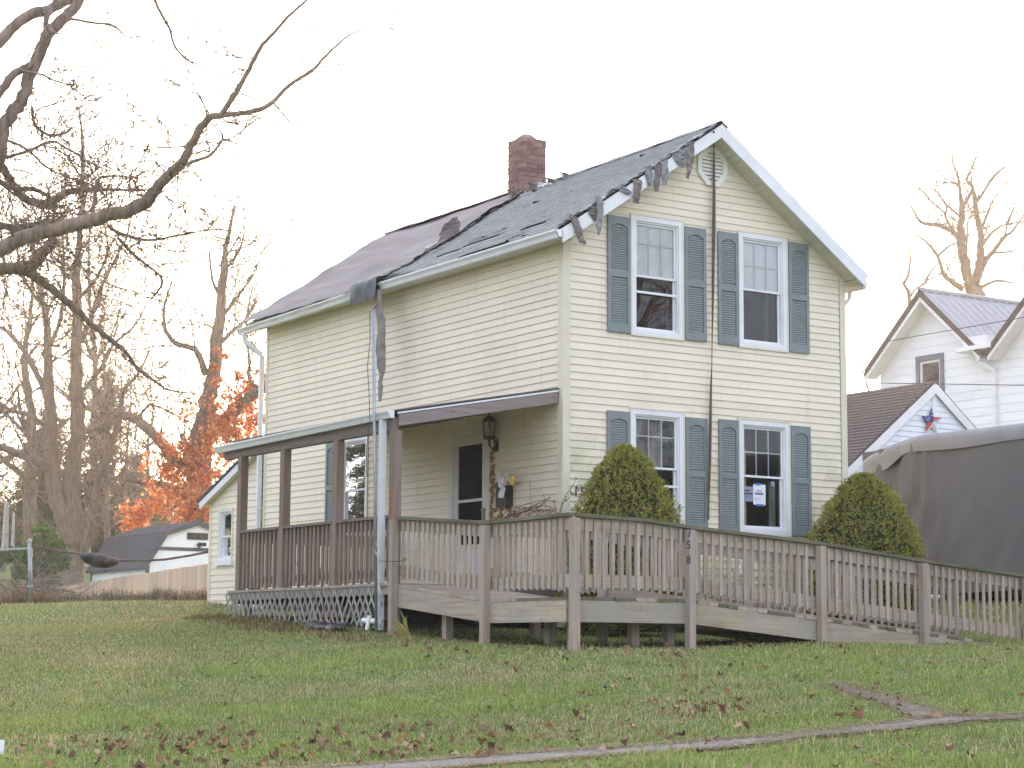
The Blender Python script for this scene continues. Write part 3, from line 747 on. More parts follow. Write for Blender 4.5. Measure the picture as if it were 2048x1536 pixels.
for k in range(9):
    y = 3.2+.18*k; t = .035+.015*rs.random(); a = Vector(RP(t+.03, y, .03)); e = Vector((rs.uniform(-.1,.1), rs.uniform(-.1,.1), rs.uniform(.03,.12)))
    flap([a, a+e*.6, a+e+Vector((-.06,0,-.03))], (0,1,.2), [.22,.2,.1], rs.choice([FELTG,FELT2,WHITE_D,FELT]), name='crumpled_flashing', seed=30+k)

# rake boards, soffits, gutters ---------------------------------------------
def rake(xa, za, xb, zb, h, y0, y1, mat, name):
    mb = MB(); mb.prism([(xa,y0,za),(xb,y0,zb),(xb-.05*(1 if xb > xa else -1),y0,zb-h),(xa,y0,za-h-.02)], (0,y1-y0,0)); part(name, mb, mat, house)
rake(RX, RZ-.035, 5.185, 7.085, .185, -.335, -.30, WHITE, 'rake_board')
rake(RX, RZ-.035, -.285, 7.095, .165, -.334, -.30, WHITE, 'rake_board')
mb = MB(); mb.prism([(RX,-.30,8.775),(5.03,-.30,7.035),(5.03,-.30,7.015),(RX,-.30,8.755)], (0,.30,0)); part('rake_soffit', mb, SOFFIT, house)
mb = MB(); mb.prism([(RX,-.30,8.775),(-.05,-.30,7.075),(-.05,-.30,7.055),(RX,-.30,8.755)], (0,.30,0)); part('rake_soffit', mb, SOFFIT, house)
for k in range(1, 26):                             # seams of the soffit panels
    f = k/26; x = RX+(5.03-RX)*f; z = 8.752+(7.012-8.752)*f
    mb = MB(); mb.box(x-.004, x+.004, -.299, -.02, z-.008, z-.002); part('soffit_seam', mb, TRIM, house)
mb = MB(); mb.box(-.25,-.0235,-.29,9.1,7.005,7.02); part('eave_soffit', mb, SOFFIT, house)
mb = MB(); mb.box(5.02,5.17,-.29,9.1,6.985,7.0); part('eave_soffit', mb, SOFFIT, house)
mb = MB(); mb.box(-.275,-.25,-.295,9.15,6.975,7.10); part('fascia', mb, WHITE_D, house)
mb = MB(); mb.box(5.17,5.19,-.295,9.15,6.96,7.09); part('fascia', mb, WHITE, house)
def gutter(y0, y1, x0, zt, sgn, mat, name='gutter', h=.105, dpt=.115, tilt=0):
    prof = [(0,0),(0,-h),(.07,-h),(.085,-h*.55),(dpt,-h*.2),(dpt,0),(dpt-.006,0),(dpt-.006,-h*.2),(.078,-h*.5),(.064,-h+.008),(.008,-h+.008),(.008,0)]
    mb = MB(); mb.prism([(x0+sgn*a, y0, zt+b) for a, b in prof], (0, y1-y0, tilt))
    for y in (y0, y1):
        e = tilt if y == y1 else 0
        mb.prism([(x0+sgn*a, y, zt+b+e) for a, b in prof[:6]], (0, .003 if y == y0 else -.003, 0))
    return part(name, mb, mat, house)
gutter(-.38, 4.36, -.277, 7.085, -1, WHITE)
gutter(5.02, 9.3, -.277, 7.07, -1, WHITE_D, tilt=-.05)
gutter(-.20, 9.2, 5.192, 7.0, 1, WHITE)
P = []                                             # black plastic sheet bundled over the gap in the gutter
for i in range(15):
    y = 4.30+.80*i/14; row = []
    for j in range(12):
        a = j/11; x = -.10-.34*min(1,a*1.6); z = 7.27-.13*a*1.6 if a < .62 else 7.14-.30*(a-.62)/.38
        f = .045*mnoise.noise((y*4, a*3, 2)); row.append((x+f-.02, y+f, z+f*1.2+.02*math.sin(i*1.7)*(1 if a>.7 else .4)))
    P.append(row)
single('plastic_sheet', MB().grid(P), pmat('weathered_black_sheet',(.085,.095,.105),(.05,.055,.06),5,rough=.5), 'black plastic sheet bunched over the gap in the side gutter', 'plastic sheet', smooth=True)
# long torn strip hanging from the gutter
def strip(name, pts, wid, mat, label, cat, twist=0, seed=0):
    rr = random.Random(seed); P = []; n = len(pts)
    for i, p in enumerate(pts):
        a = twist*i/n+rr.uniform(-.25,.25); w = wid[i]/2
        dv = Vector((math.sin(a)*.5, -math.cos(a), 0)).normalized()*w; p = Vector(p)
        P.append([p-dv, p+Vector((-.012,0,0)), p+dv])
    o = single(name, MB().grid(P), mat, label, cat); md = o.modifiers.new('thickness','SOLIDIFY'); md.thickness = .006
    return o
uv = [(757,580,.20),(756,600,.22),(758,620,.2),(762,640,.26),(763,660,.25),(761,680,.24),(761,700,.22),(762,715,.2),(762,730,.2),(764,745,.16),(763,750,.10),(760,765,.10),(761,775,.12),(760,790,.10),(760,803,.05)]
strip('torn_roofing_strip', [on_x(u,v,-.43) for u,v,_ in uv], [w for *_,w in uv], FELT2, 'long ragged dark brown roofing strip dangling from the side gutter', 'roofing strip', .5, 4)
# dark strap that hangs down the front from the ridge
uv = [(1427.5,262,.035),(1428,300,.02),(1428,340,.04),(1428,400,.055),(1427.5,460,.065),(1426.5,520,.055),(1426,580,.05),(1425,640,.03),(1424,690,.015),(1423.5,730,.012),(1422,770,.035),(1421,830,.05),(1420,880,.06),(1419.5,920,.055),(1418.5,960,.045),(1417.5,1000,.03),(1417,1040,.025)]
P = []
for i, (u, v, w) in enumerate(uv):
    y = -.36 if v < 270 else (-.30 if v < 300 else -.075)
    p = Vector(on_y(u, v, y)); P.append([p-Vector((w/2,0,0)), p+Vector((0,-.012,0)), p+Vector((w/2,0,0))])
o = single('hanging_strap', MB().grid(P), pmat('dark_strap',(.10,.075,.07),(.06,.045,.04),9), 'long dark twisted strap hanging from the roof peak between the front windows', 'strap')
o.modifiers.new('thickness','SOLIDIFY').thickness = .004

# chimney -------------------------------------------------------------------
CX0, CX1, CY0, CY1, CZ0, CZ1 = 2.24, 2.71, 4.42, 4.84, 8.55, 9.79
mb = MB(); mb.box(CX0+.008,CX1-.008,CY0+.008,CY1-.008,CZ0,CZ1-.05); chim = part('chimney', mb, MORTAR, house)
bl, bh, bd = .200, .060, .092
def brick_mesh(seed, lx, ly, lz):
    rr = random.Random(seed); mb = MB(); j = .004
    c = [(sx*lx/2+rr.uniform(-j,j), sy*ly/2+rr.uniform(-j,j), sz*lz/2+rr.uniform(-j,j)) for sz in (-1,1) for sx, sy in ((-1,-1),(1,-1),(1,1),(-1,1))]
    return mb.hexa(c).mesh('brick', BRICK)
BM = {}
def brick(x, y, z, lx, ly):
    key = (round(lx,3), round(ly,3), random.randrange(3))
    if key not in BM: BM[key] = brick_mesh(len(BM), lx, ly, bh)
    part('brick', BM[key], None, chim, (x+random.uniform(-.004,.004), y+random.uniform(-.004,.004), z))
def course_bricks(a, b, off):
    out = []; x = a-off
    while x < b-.02:
        p, q = max(a, x), min(b, x+bl)
        if q-p > .03: out.append((p, q-.010))
        x += bl+.0
    return out
rows_ = int((CZ1-CZ0)/.0705)
for r in range(rows_):
    z = CZ0+.035+r*.0705; off = 0 if r % 2 else bl/2
    for p, q in course_bricks(CX0, CX1, off):
        if z > 8.7: brick((p+q)/2, CY0+bd/2, z, q-p, bd)
        if r > 4: brick((p+q)/2, CY1-bd/2, z, q-p, bd)
    for p, q in course_bricks(CY0+bd+.01, CY1-bd-.0, bl/2-off):
        brick(CX0+bd/2, (p+q)/2, z, bd, q-p)
        if r > 4: brick(CX1-bd/2, (p+q)/2, z, bd, q-p)
mb = MB(); n = 12
mb.lathe(((CX0+CX1)/2-.02,(CY0+CY1)/2,CZ1-.06), [(.20,0),(.17,.05),(.11,.10),(.07,.12)], 10); part('chimney_crown', mb, MORTAR, chim)
mb = MB(); mb.prism([(CX0-.012,CY0-.012,8.72),(CX1+.01,CY0-.012,9.02),(CX1+.01,CY0-.012,8.9),(CX0-.012,CY0-.012,8.6)], (0,.012,0)); part('flashing', mb, pmat('rusty_flashing',(.22,.12,.10),(.15,.08,.07),6,rough=.6), chim)

# extension roof -------------------------------------------------------------
mb = MB(); mb.prism([(-.16,8.9,5.08),(-.16,11.22,4.21),(-.16,11.22,4.17),(-.16,8.9,5.03)], (W+.3,0,0)); part('lean_to_roof', mb, SHING_K, house)
mb = MB(); mb.prism([(-.14,8.92,5.02),(-.14,11.2,4.165),(-.14,11.17,4.05),(-.14,8.92,4.90)], (.03,0,0)); part('rake_board', mb, WHITE, house)
mb = MB(); mb.prism([(-.11,8.92,4.93),(-.11,11.1,4.115),(-.11,11.1,4.10),(-.11,8.92,4.915)], (.11,0,0)); part('rake_soffit', mb, SOFFIT, house)

# downspouts ------------------------------------------------------------------
def spout(pts, name='downspout', w=.075, mat=WHITE, parent=house, label=None):
    mb = MB()
    for a, b in zip(pts[:-1], pts[1:]):
        d = Vector(b)-Vector(a); up = (0,1,0) if abs(d.z) > abs(d.y) else (0,0,1); mb.beam(a, b, w, w*.8, up)
    return part(name, mb, mat, parent, label=label)
spout([(-.32,9.12,6.93),(-.32,9.10,6.80),(-.07,8.93,6.55),(-.07,8.93,2.1)])
mb = MB(); mb.box(-.115,-.025,8.885,8.975,3.92,3.95); part('downspout_strap', mb, WHITE, house)
mb = MB(); mb.tube([(5.24,.12,6.9),(5.24,.13,6.80),(5.16,.14,6.72),(5.06,.14,6.70),(5.055,.14,6.6),(5.055,.14,2.0)], .035, 8); part('downspout', mb, WHITE, house, smooth=True)

# storm door -------------------------------------------------------------------
mb = MB(); a, b, c, d = DOOR
mb.mbox(ML, a, a+.075, c-.05, d, -.02, .03); mb.mbox(ML, b-.075, b, c-.05, d, -.02, .03); mb.mbox(ML, a+.075, b-.075, d-.075, d, -.02, .0295)
DW = pmat('off_white_door', (.72,.70,.69), (.63,.60,.58), 4, rough=.5)
dr = part('storm_door', mb, DW, house)
a, b, d = a+.08, b-.08, d-.08
mb = MB(); mb.mbox(ML, a, a+.13, c, d, -.03, .012); mb.mbox(ML, b-.11, b, c, d, -.03, .012)
mb.mbox(ML, a+.13, b-.11, d-.13, d, -.03, .0115); mb.mbox(ML, a+.13, b-.11, c, c+.47, -.03, .0115); part('door_frame', mb, DW, dr)
mb = MB(); mb.mbox(ML, a+.13, b-.11, c+.47, d-.13, -.015, -.012); part('door_glass', mb, GLASS_D, dr)
mb = MB(); mb.mbox(ML, a+.13, b-.11, 3.67, 3.71, -.010, .008); part('door_rail', mb, DW, dr)
mb = MB(); mb.mbox(ML, a+.18, b-.16, c+.06, c+.40, .012, .020); part('kick_panel', mb, WHITE, dr)
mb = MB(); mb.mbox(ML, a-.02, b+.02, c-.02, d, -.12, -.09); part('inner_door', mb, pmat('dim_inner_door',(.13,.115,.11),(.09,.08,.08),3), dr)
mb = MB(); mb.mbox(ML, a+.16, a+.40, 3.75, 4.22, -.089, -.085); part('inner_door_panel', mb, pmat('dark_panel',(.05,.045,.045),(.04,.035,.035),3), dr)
mb = MB(); mb.mbox(ML, a+.045, a+.062, 3.38, 3.56, .02, .045); mb.mbox(ML, a+.03, a+.13, 3.53, 3.545, .015, .045); part('door_handle', mb, pmat('brass_handle',(.30,.22,.12),(.2,.14,.08),5,metal=.6,rough=.4), dr)
mb = MB(); mb.mbox(ML, DOOR[0], DOOR[1], 2.42, 2.56, 0, .10); part('threshold', mb, W_Y, dr)
fm = MB(); rr = random.Random(2)                    # crumbling foam and rust beside the door
for k in range(130):
    if k < 70: s, z = 1.70+rr.gauss(0,.028), rr.uniform(3.2,4.35)
    else: s, z = rr.uniform(1.05,1.74), 3.30+abs(rr.gauss(0,.14))*(1 if rr.random()<.8 else 1.8)
    q = rr.uniform(.010,.032); fm.hexa([ML(s+dx*q*rr.uniform(.5,1.2), z+dz*q*rr.uniform(.5,1.4), o) for o in (.006,.018+q*.4) for dx, dz in ((-1,-1),(1,-1),(1,1),(-1,1))])
part('crumbling_foam', fm, FOAM, house, kind='stuff')

def text_mesh(body, size, ext):
    cu = bpy.data.curves.new('digit', 'FONT'); cu.body = body; cu.size = size; cu.extrude = ext; cu.align_x = 'CENTER'
    ob = bpy.data.objects.new('digit', cu); C.objects.link(ob)
    dg = bpy.context.evaluated_depsgraph_get(); dg.update(); me = bpy.data.meshes.new_from_object(ob.evaluated_get(dg))
    bpy.data.objects.remove(ob); bpy.data.curves.remove(cu); return me
HD = pmat('weathered_black_digit', (.04,.04,.04), (.02,.02,.02), 8)
for ch, u, v in (('1',1152,992),('5',1165.5,991),('8',1180,990)):
    me = text_mesh(ch, .155, .004); me.materials.clear(); me.materials.append(HD)
    p = on_y(u, v, -.02); part('house_number_digit', me, None, house, tuple(p), rot=(math.pi/2, 0, 0))

# ------------------------------------------------------------------ side porch
porch = thing('porch', 'brown wooden side porch with railing, lattice skirt and low shed roof', 'porch', (-1.3, 2.4, 1.9))
PX = -2.48
# roof
mb = MB(); mb.prism([(-.02,.06,5.06),(PX-.06,.06,4.585),(PX-.06,.06,4.565),(-.02,.06,5.04)], (0,5.05,0)); part('porch_roof', mb, SHING_B, porch)
mb = MB(); mb.prism([(-.03,.055,5.03),(PX,.055,4.56),(PX,.055,4.54),(-.03,.055,5.005)], (0,.03,0)); part('drip_edge', mb, WHITE, porch)
mb = MB(); mb.prism([(-.03,.06,5.0),(PX+.02,.06,4.535),(PX+.02,.06,4.39),(-.03,.06,4.855)], (0,.045,0)); part('rafter', mb, W_PORCHX, porch)
rm = None
for k in range(1, 9):
    y = .06+5.0*k/8.3; mb = MB(); mb.prism([(-.03,y,5.0),(PX+.06,y,4.53),(PX+.06,y,4.42),(-.03,y,4.87)], (0,.04,0)); part('rafter', mb, W_PORCHX, porch)
mb = MB(); mb.box(PX-.045,PX+.05,.11,5.05,4.33,4.50); part('beam', mb, W_PORCHY, porch)
mb = MB(); mb.prism([(-.06,.12,4.965),(PX+.10,.12,4.495),(PX+.10,.12,4.485),(-.06,.12,4.955)], (0,4.9,0)); part('porch_ceiling', mb, pmat('tan_porch_ceiling',(.68,.56,.44),(.58,.47,.36),4,(1,8,1)), porch)  # ceiling colour lightened to bounce warm light onto the porch wall
prof = [(0,0),(0,-.095),(.06,-.095),(.078,-.05),(.10,-.02),(.10,0)]
mb = MB(); mb.prism([(PX-.06-a, .04, 4.575+b) for a, b in prof], (0,5.15,-.05)); part('porch_gutter', mb, WHITE, porch)
# deck
DZ = 2.42
k = 0; x = -.02
while x > PX-.05:
    mb = MB(); mb.box(x-.138, x, .0, 4.66, DZ-.035, DZ); part('deck_board', mb, W_Y, porch); x -= .144
mb = MB(); mb.box(PX-.095,PX-.055,.0,4.66,DZ-.14,DZ-.036); part('rim_board', mb, W_LAT, porch)
mb = MB(); mb.box(-2.5,-.02,-.035,-.003,DZ-.19,DZ-.036); part('rim_board', mb, W_PORCHX, porch)
mb = MB(); mb.box(-2.5,-.02,4.62,4.655,DZ-.19,DZ-.036); part('rim_board', mb, W_X, porch)
POSTY = [.10, 1.61, 3.15, 4.50]
mb0 = MB(); mb0.box(-.057,.057,-.057,.057,0,1.93); pm = mb0.mesh('porch_post', W_PORCH)
for y in POSTY: part('porch_post', pm, None, porch, (PX, y, DZ-.02))
for y in (.2, 2.3, 4.4):
    mb = MB(); mb.box(PX+.02,PX+.13,y-.05,y+.05,1.6,DZ-.04); part('pier', mb, W_Z, porch)
mb0 = MB(); mb0.box(-.019,.019,-.019,.019,0,.79); bmesh_ = mb0.mesh('baluster', W_PORCH)
mb0 = MB(); mb0.box(-.013,.013,-.026,.026,0,.79); bmesh2 = mb0.mesh('baluster', W_PORCH)
for y0, y1 in zip(POSTY[:-1], POSTY[1:]):
    mb = MB(); mb.box(PX-.065,PX+.05,y0+.058,y1-.058,3.235,3.272); part('top_rail', mb, W_PORCHY, porch)
    mb = MB(); mb.box(PX+.005,PX+.04,y0+.058,y1-.058,3.10,3.234); part('top_rail', mb, W_PORCHY, porch)
    mb = MB(); mb.box(PX+.005,PX+.04,y0+.058,y1-.058,2.50,2.60); part('bottom_rail', mb, W_PORCHY, porch)
    n = int((y1-y0-.15)/.112)
    for i in range(n):
        part('baluster', bmesh2, None, porch, (PX-.018, y0+.075+(y1-y0-.15)*(i+.5)/n+random.uniform(-.006,.006), 2.443))
n = 17                                              # end railing at the far side
mb = MB(); mb.box(PX+.06,-.03,4.46,4.50,3.235,3.27); part('top_rail', mb, W_PORCHX, porch)
mb = MB(); mb.box(PX+.06,-.03,4.46,4.49,3.10,3.234); part('top_rail', mb, W_PORCHX, porch)
for i in range(n): part('baluster', bmesh_, None, porch, (PX+.12+2.2*i/n, 4.44, 2.443))
# lattice skirt
lat = MB(); lat.box(PX-.105,PX-.096,.20,4.75,DZ-.075,DZ-.037); lt = part('lattice', lat, W_LAT, porch)
def clip_seg(y0, z0, y1, z1, ylo, yhi):
    if max(y0,y1) < ylo or min(y0,y1) > yhi: return None
    def cut(y): f = (y-y0)/(y1-y0); return (y, z0+(z1-z0)*f)
    a, b = (y0,z0), (y1,z1)
    if a[0] < ylo: a = cut(ylo)
    if a[0] > yhi: a = cut(yhi)
    if b[0] < ylo: b = cut(ylo)
    if b[0] > yhi: b = cut(yhi)
    return a, b
rs = random.Random(8)
for sgn, ox in ((1, -.100), (-1, -.110)):
    y = -.5
    while y < 5.2:
        zt = DZ-.05
        gzb = gz(PX-.1, min(4.7,max(.2,y)))+.01; h = zt-gzb
        s = clip_seg(y, zt, y+sgn*h*.66, gzb, .22, 4.74)
        if s and rs.random() < .93:
            (a0, a1), (b0, b1) = s
            if abs(a0-b0) > .05:
                if sgn > 0 and 3.0 < y < 3.5 and rs.random() < .5: b1 += .05
                mb = MB(); mb.beam((PX+ox, a0, a1), (PX+ox+rs.uniform(-.01,.01), b0+rs.uniform(-.02,.02), b1), .036, .008, (1,0,0)); part('lattice_strip', mb, W_LAT, lt)
        y += .150
# downspout and PVC drain of the porch
spd = thing('porch_downspout', 'white square downspout running down the near porch corner post', 'downspout', (-2.58,.30,1.9))
spout([(-2.575,.27,4.47),(-2.575,.27,1.87)], 'pipe', .078, WHITE, spd)
mb = MB(); mb.box(-2.63,-2.50,.215,.32,2.27,2.315); part('strap', mb, WHITE, spd)
mb = MB(); mb.tube([(-2.60,.30,1.95),(-2.64,.58,1.96)], .034, 10); mb.tube([(-2.64,.42,2.02),(-2.67,.43,1.84)], .026, 10); mb.tube([(-2.58,.27,1.84),(-2.58,.27,1.99)], .052, 10); part('drain_elbow', mb, PVC, spd, smooth=False)

pole = thing('mast_pole', 'tall thin galvanised pole standing in front of the porch gutter', 'pole', (-2.66,.42,1.86))
top = on_x(746.5, 616, -2.68); bot = on_x(753, 1244, -2.66)
mb = MB(); mb.tube([bot+np.array([0,0,-.15]), (bot+top)/2, top], [.021,.021,.019], 10); part('tube', mb, GALV, pole, smooth=True)
mb = MB(); mb.tube([top, top+np.array([0,0,.015])], .026, 10); part('cap', mb, GALV, pole)
mb = MB(); mb.tube([top+np.array([-.0,.05,-.03]), top+np.array([0,-.09,.02])], .006, 5); part('bracket', mb, DARKM, pole)
mb = MB(); q = [top+np.array([-.02,.05,-.05])+np.array([.02*math.sin(i*2.1), .015*math.sin(i*1.3), -i*.35]) for i in range(7)]; mb.tube(q, .005, 4); part('cable', mb, WIRE, pole)
q = [on_x(u,v,-2.72) for u,v in [(751,1082),(755,1095),(750,1104),(757,1115),(756,1122),(760,1122),(790,1123),(809,1122),(812,1118),(805,1117)]]
mb = MB(); mb.tube(q[5:], .005, 4); part('wire_hook', mb, WIRE, pole)
mb = MB(); mb.tube(q[:6], .006, 4); mb.tube([q[2]+np.array([0,.03,.05]), q[3], q[4]+np.array([0,-.02,-.06])], .005, 4); part('tie_cord', mb, pmat('straw_cord',(.5,.43,.27),(.38,.32,.2),8), pole)

# wall lantern, mailbox ---------------------------------------------------------
lan = thing('wall_lantern', 'dark carriage wall lantern fixed beside the storm door', 'lantern', (0,1.62,4.4))
lc = (-.135, 1.60)
mb = MB(); mb.lathe((lc[0],lc[1],4.49), [(.075,0),(.085,.02),(.10,.03),(.10,.04)], 6); mb.lathe((lc[0],lc[1],4.74), [(.115,0),(.105,.015),(.05,.07),(.02,.085),(.022,.11),(.005,.13)], 6); part('cap', mb, DARKM, lan)
mb = MB()
for i in range(6):
    a = math.pi/3*i; mb.tube([(lc[0]+.082*math.cos(a), lc[1]+.082*math.sin(a), 4.52),(lc[0]+.10*math.cos(a), lc[1]+.10*math.sin(a), 4.75)], .008, 4)
part('cage', mb, DARKM, lan)
mb = MB(); mb.lathe((lc[0],lc[1],4.53), [(.074,0),(.092,.21)], 6); part('glass', mb, glass_mat('seeded_glass',(.85,.88,.85),.12), lan)
mb = MB(); mb.lathe((lc[0],lc[1],4.53), [(.018,0),(.018,.10),(.006,.13)], 8); part('candle_tube', mb, pmat('ivory_tube',(.7,.68,.6),(.6,.58,.5),4), lan)
mb = MB(); mb.tube([(-.01,1.60,4.42),(-.08,1.60,4.36),(-.13,1.60,4.40),(-.135,1.60,4.49)], .016, 6); mb.box(-.03,-.012,1.55,1.65,4.33,4.50); part('bracket', mb, DARKM, lan)
mbx = thing('mailbox', 'black wall mailbox with scuffed front on the porch wall', 'mailbox', (-.1,1.3,3.6))
MBK = pmat('black_enamel', (.018,.018,.02), (.012,.012,.013), 5, rough=.3)
mb = MB(); mb.box(-.135,-.016,1.17,1.43,3.545,3.86); part('box', mb, MBK, mbx)
mb = MB(); mb.prism([(-.145,1.16,3.865),(-.016,1.16,3.93),(-.016,1.16,3.90),(-.145,1.16,3.85)], (0,.28,0)); part('lid', mb, MBK, mbx)
rs = random.Random(4)
def crumple(name, c, r, mat, label, cat, seed, flat=(1,1,1), group=None):
    P = []; o = random.Random(seed).uniform(0,50)
    for i in range(9):
        th = math.pi*i/8; row = []
        for j in range(13):
            ph = 2*math.pi*j/12; d = Vector((math.sin(th)*math.cos(ph), math.sin(th)*math.sin(ph), math.cos(th)))
            k = r*.85*(1+.9*mnoise.noise(d*2.6+Vector((o,0,0)))); row.append((c[0]+d.x*k*flat[0], c[1]+d.y*k*flat[1], c[2]+d.z*k*flat[2]))
        P.append(row)
    return single(name, MB().grid(P), mat, label, cat, group)
crumple('newspaper_bundle', on_x(1010,957,-.15), .12, pmat('newsprint',(.62,.58,.50),(.45,.42,.36),14), 'crumpled grey newspaper stuffed into the top of the mailbox', 'newspaper', 1, (.6,1,1))
crumple('flyer', on_x(1024,961,-.16), .085, PAPERY, 'yellow printed flyer crumpled over the mailbox lid', 'flyer', 5, (.5,.9,.8))
crumple('paper_sheet', on_x(1003,964,-.17), .09, PAPER, 'creased white sheet hanging off the left side of the mailbox top', 'paper', 9, (.4,.8,1))
mb = MB(); a = on_x(1004,974,-.16); b = on_x(1009,974,-.16); c = on_x(1006,996,-.18); d = on_x(996,995,-.18); e = on_x(997,985,-.17)
mb.prism([a, on_x(1011,976,-.16), c, d, e], (.004,0,0)); single('envelope', mb, PAPER, 'long white envelope drooping in front of the black mailbox', 'envelope')

# bits left on the porch floor
jug = thing('blue_jug', 'small blue plastic jug standing behind the porch balusters', 'jug', (-2.3,4.15,DZ))
jp = on_x(504,1166,-2.30); jp[2] = DZ
mb = MB(); mb.lathe(jp, [(.05,0),(.055,.02),(.055,.11),(.03,.15),(.018,.16),(.018,.185)], 12); part('body', mb, pmat('blue_plastic',(.05,.22,.42),(.04,.17,.34),4,rough=.3), jug, smooth=True)
mb = MB(); mb.lathe(jp+np.array([0,0,.185]), [(.02,0),(.02,.02)], 10); part('lid', mb, PVC, jug)
crumple('paper_scrap', tuple(on_x(577,1167,-2.28)), .05, PAPER, 'white paper scrap behind the middle porch balusters', 'paper', 15, (.5,.5,1.4))

# ------------------------------------------------------------------ wheelchair ramp
ramp_ = thing('wheelchair_ramp', 'weathered wooden wheelchair ramp with baluster railings and an L turn', 'ramp', (-.5,-2.9,1.65))
RXL, RXI = -2.53, -1.28            # outer and inner edge of the leg along the porch
RYF, RYB = -3.82, -2.72            # front and back edge of the long leg
def deck_y(y):                     # leg from the porch
    if y > -2.2: return 2.18+(2.40-2.18)*(min(y,-.05)+2.2)/2.15
    return 2.18
def deck_x(x):                     # long leg
    return 2.18 if x < -.92 else 2.18-.0915*(x+.92)
bz = MB(); bz.box(-.020,.020,-.011,.011,0,1)
bzy = MB(); bzy.box(-.011,.011,-.020,.020,0,1)
def rail(kind, a, b, deck, cap, outer, posts_at=(), balu=True, base_rail=False, mats=(W_X, W_CAPX), extra=None):
    """railing along axis kind ('x' or 'y') from a to b at fixed coordinate outer[0]; outer[1] is the outward sign"""
    c, sg = outer
    def pt(s, o, z): return (s, c+o*sg, z) if kind == 'x' else (c+o*sg, s, z)
    brk = [a]+[q for q in sorted(extra or [], reverse=b < a) if min(a,b) < q < max(a,b)]+[b]
    for p, q in zip(brk[:-1], brk[1:]):
        zp, zq = cap(p), cap(q)
        e = .002 if q != b else 0
        for (nm, o0, o1, d0, d1, m) in (('cap_rail', -.075, .062, -.038, 0, mats[1]), ('top_rail', -.040, -.002, -.185, -.0385, mats[0])):
            mb = MB(); mb.hexa([pt(p,o0,zp+d0),pt(q,o0,zq+d0),pt(q,o1,zq+d0),pt(p,o1,zp+d0),pt(p,o0,zp+d1),pt(q,o0,zq+d1),pt(q,o1,zq+d1),pt(p,o1,zp+d1)])
            part(nm, mb, m, ramp_)
        zp, zq = deck(p), deck(q)
        lo, hi = (.0, .135) if base_rail else (.105, .245); b0, b1 = (.026, .062) if base_rail else (-.040, -.002)
        mb = MB(); mb.hexa([pt(p,b0,zp+lo),pt(q,b0,zq+lo),pt(q,b1,zq+lo),pt(p,b1,zp+lo),pt(p,b0,zp+hi),pt(q,b0,zq+hi),pt(q,b1,zq+hi),pt(p,b1,zp+hi)])
        part('bottom_rail', mb, mats[0], ramp_)
        if base_rail:
            lo, hi = .18, .30
            mb = MB(); mb.hexa([pt(p,-.040,zp+lo),pt(q,-.040,zq+lo),pt(q,-.002,zq+lo),pt(p,-.002,zp+lo),pt(p,-.040,zp+hi),pt(q,-.040,zq+hi),pt(q,-.002,zq+hi),pt(p,-.002,zp+hi)])
            part('bottom_rail', mb, mats[0], ramp_)
    n = int(abs(b-a)/.1165)
    for i in range(n):
        s = a+(b-a)*(i+.5)/n
        if any(abs(s-p) < .075 for p in posts_at): continue
        z0, z1 = deck(s)+.085+random.uniform(-.004,.004), cap(s)-.055+random.uniform(-.008,.008)
        o = part('baluster', BAL if kind == 'x' else BALY, None, ramp_, pt(s+random.uniform(-.005,.005), .012, z0)); o.scale = (1,1,z1-z0)
        o.rotation_euler = (random.uniform(-.006,.006), random.uniform(-.006,.006), 0)
BAL = bz.mesh('baluster', W_Z); BALY = bzy.mesh('baluster', W_Z)
P_AT = [-2.47, -.95, 1.0, 2.65, 4.45]
def cap_f(x): return float(np.interp(x, [-2.6,-1.6,-.95,1.0,2.65,4.5], [3.085,3.065,3.01,2.895,2.74,2.595]))
def cap_y(y): return float(np.interp(y, [-3.9,-2.2,-.05], [3.085,3.075,3.245]))
rail('x', -2.50, 4.50, deck_x, cap_f, (RYF, -1), P_AT, extra=[-1.55,-.92,1.0,2.65])
rail('y', -.06, -3.86, deck_y, cap_y, (RXL, -1), (-.06,-2.2,-3.84), mats=(W_Y, W_CAPY), extra=[-2.2])
rail('x', RXI+.02, 4.42, deck_x, cap_f, (RYB, -1), (RXI,.9,2.7), base_rail=True, extra=[-.92,1.0,2.7])
rail('y', -.06, RYB, deck_y, cap_y, (RXI, -1), (RXI,), mats=(W_Y, W_CAPY), extra=[-2.2])
def rpost(x, y, z1, w=.089, m=W_POST, name='post', label=None):
    z0 = gz(x, y)-.08; mb = MB(); mb.box(x-w/2,x+w/2,y-w/2,y+w/2,z0,z1); return part(name, mb, m, ramp_, label=label)
for i, x in enumerate(P_AT): rpost(x if i else -2.525, RYF-.075 if i else RYF-.07, cap_f(x)-.055)
rpost(RXL-.075, -.10, 3.19); rpost(RXL-.075, -2.215, 3.02)
for x in (RXI, .9, 2.7, 4.38): rpost(x, RYB+.045, cap_f(x)-.05, m=W_Z)
for x, y in ((RXI+.05,-1.2),(-1.9,-2.5),(-2.3,-.9),(-2.2,-3.4),(-1.3,-3.3),(-.8,-3.3),(.9,-3.3)): rpost(x, y, deck_y(y)-.06 if y > -2.3 else deck_x(x)-.08, .10, W_Z, 'support_post')
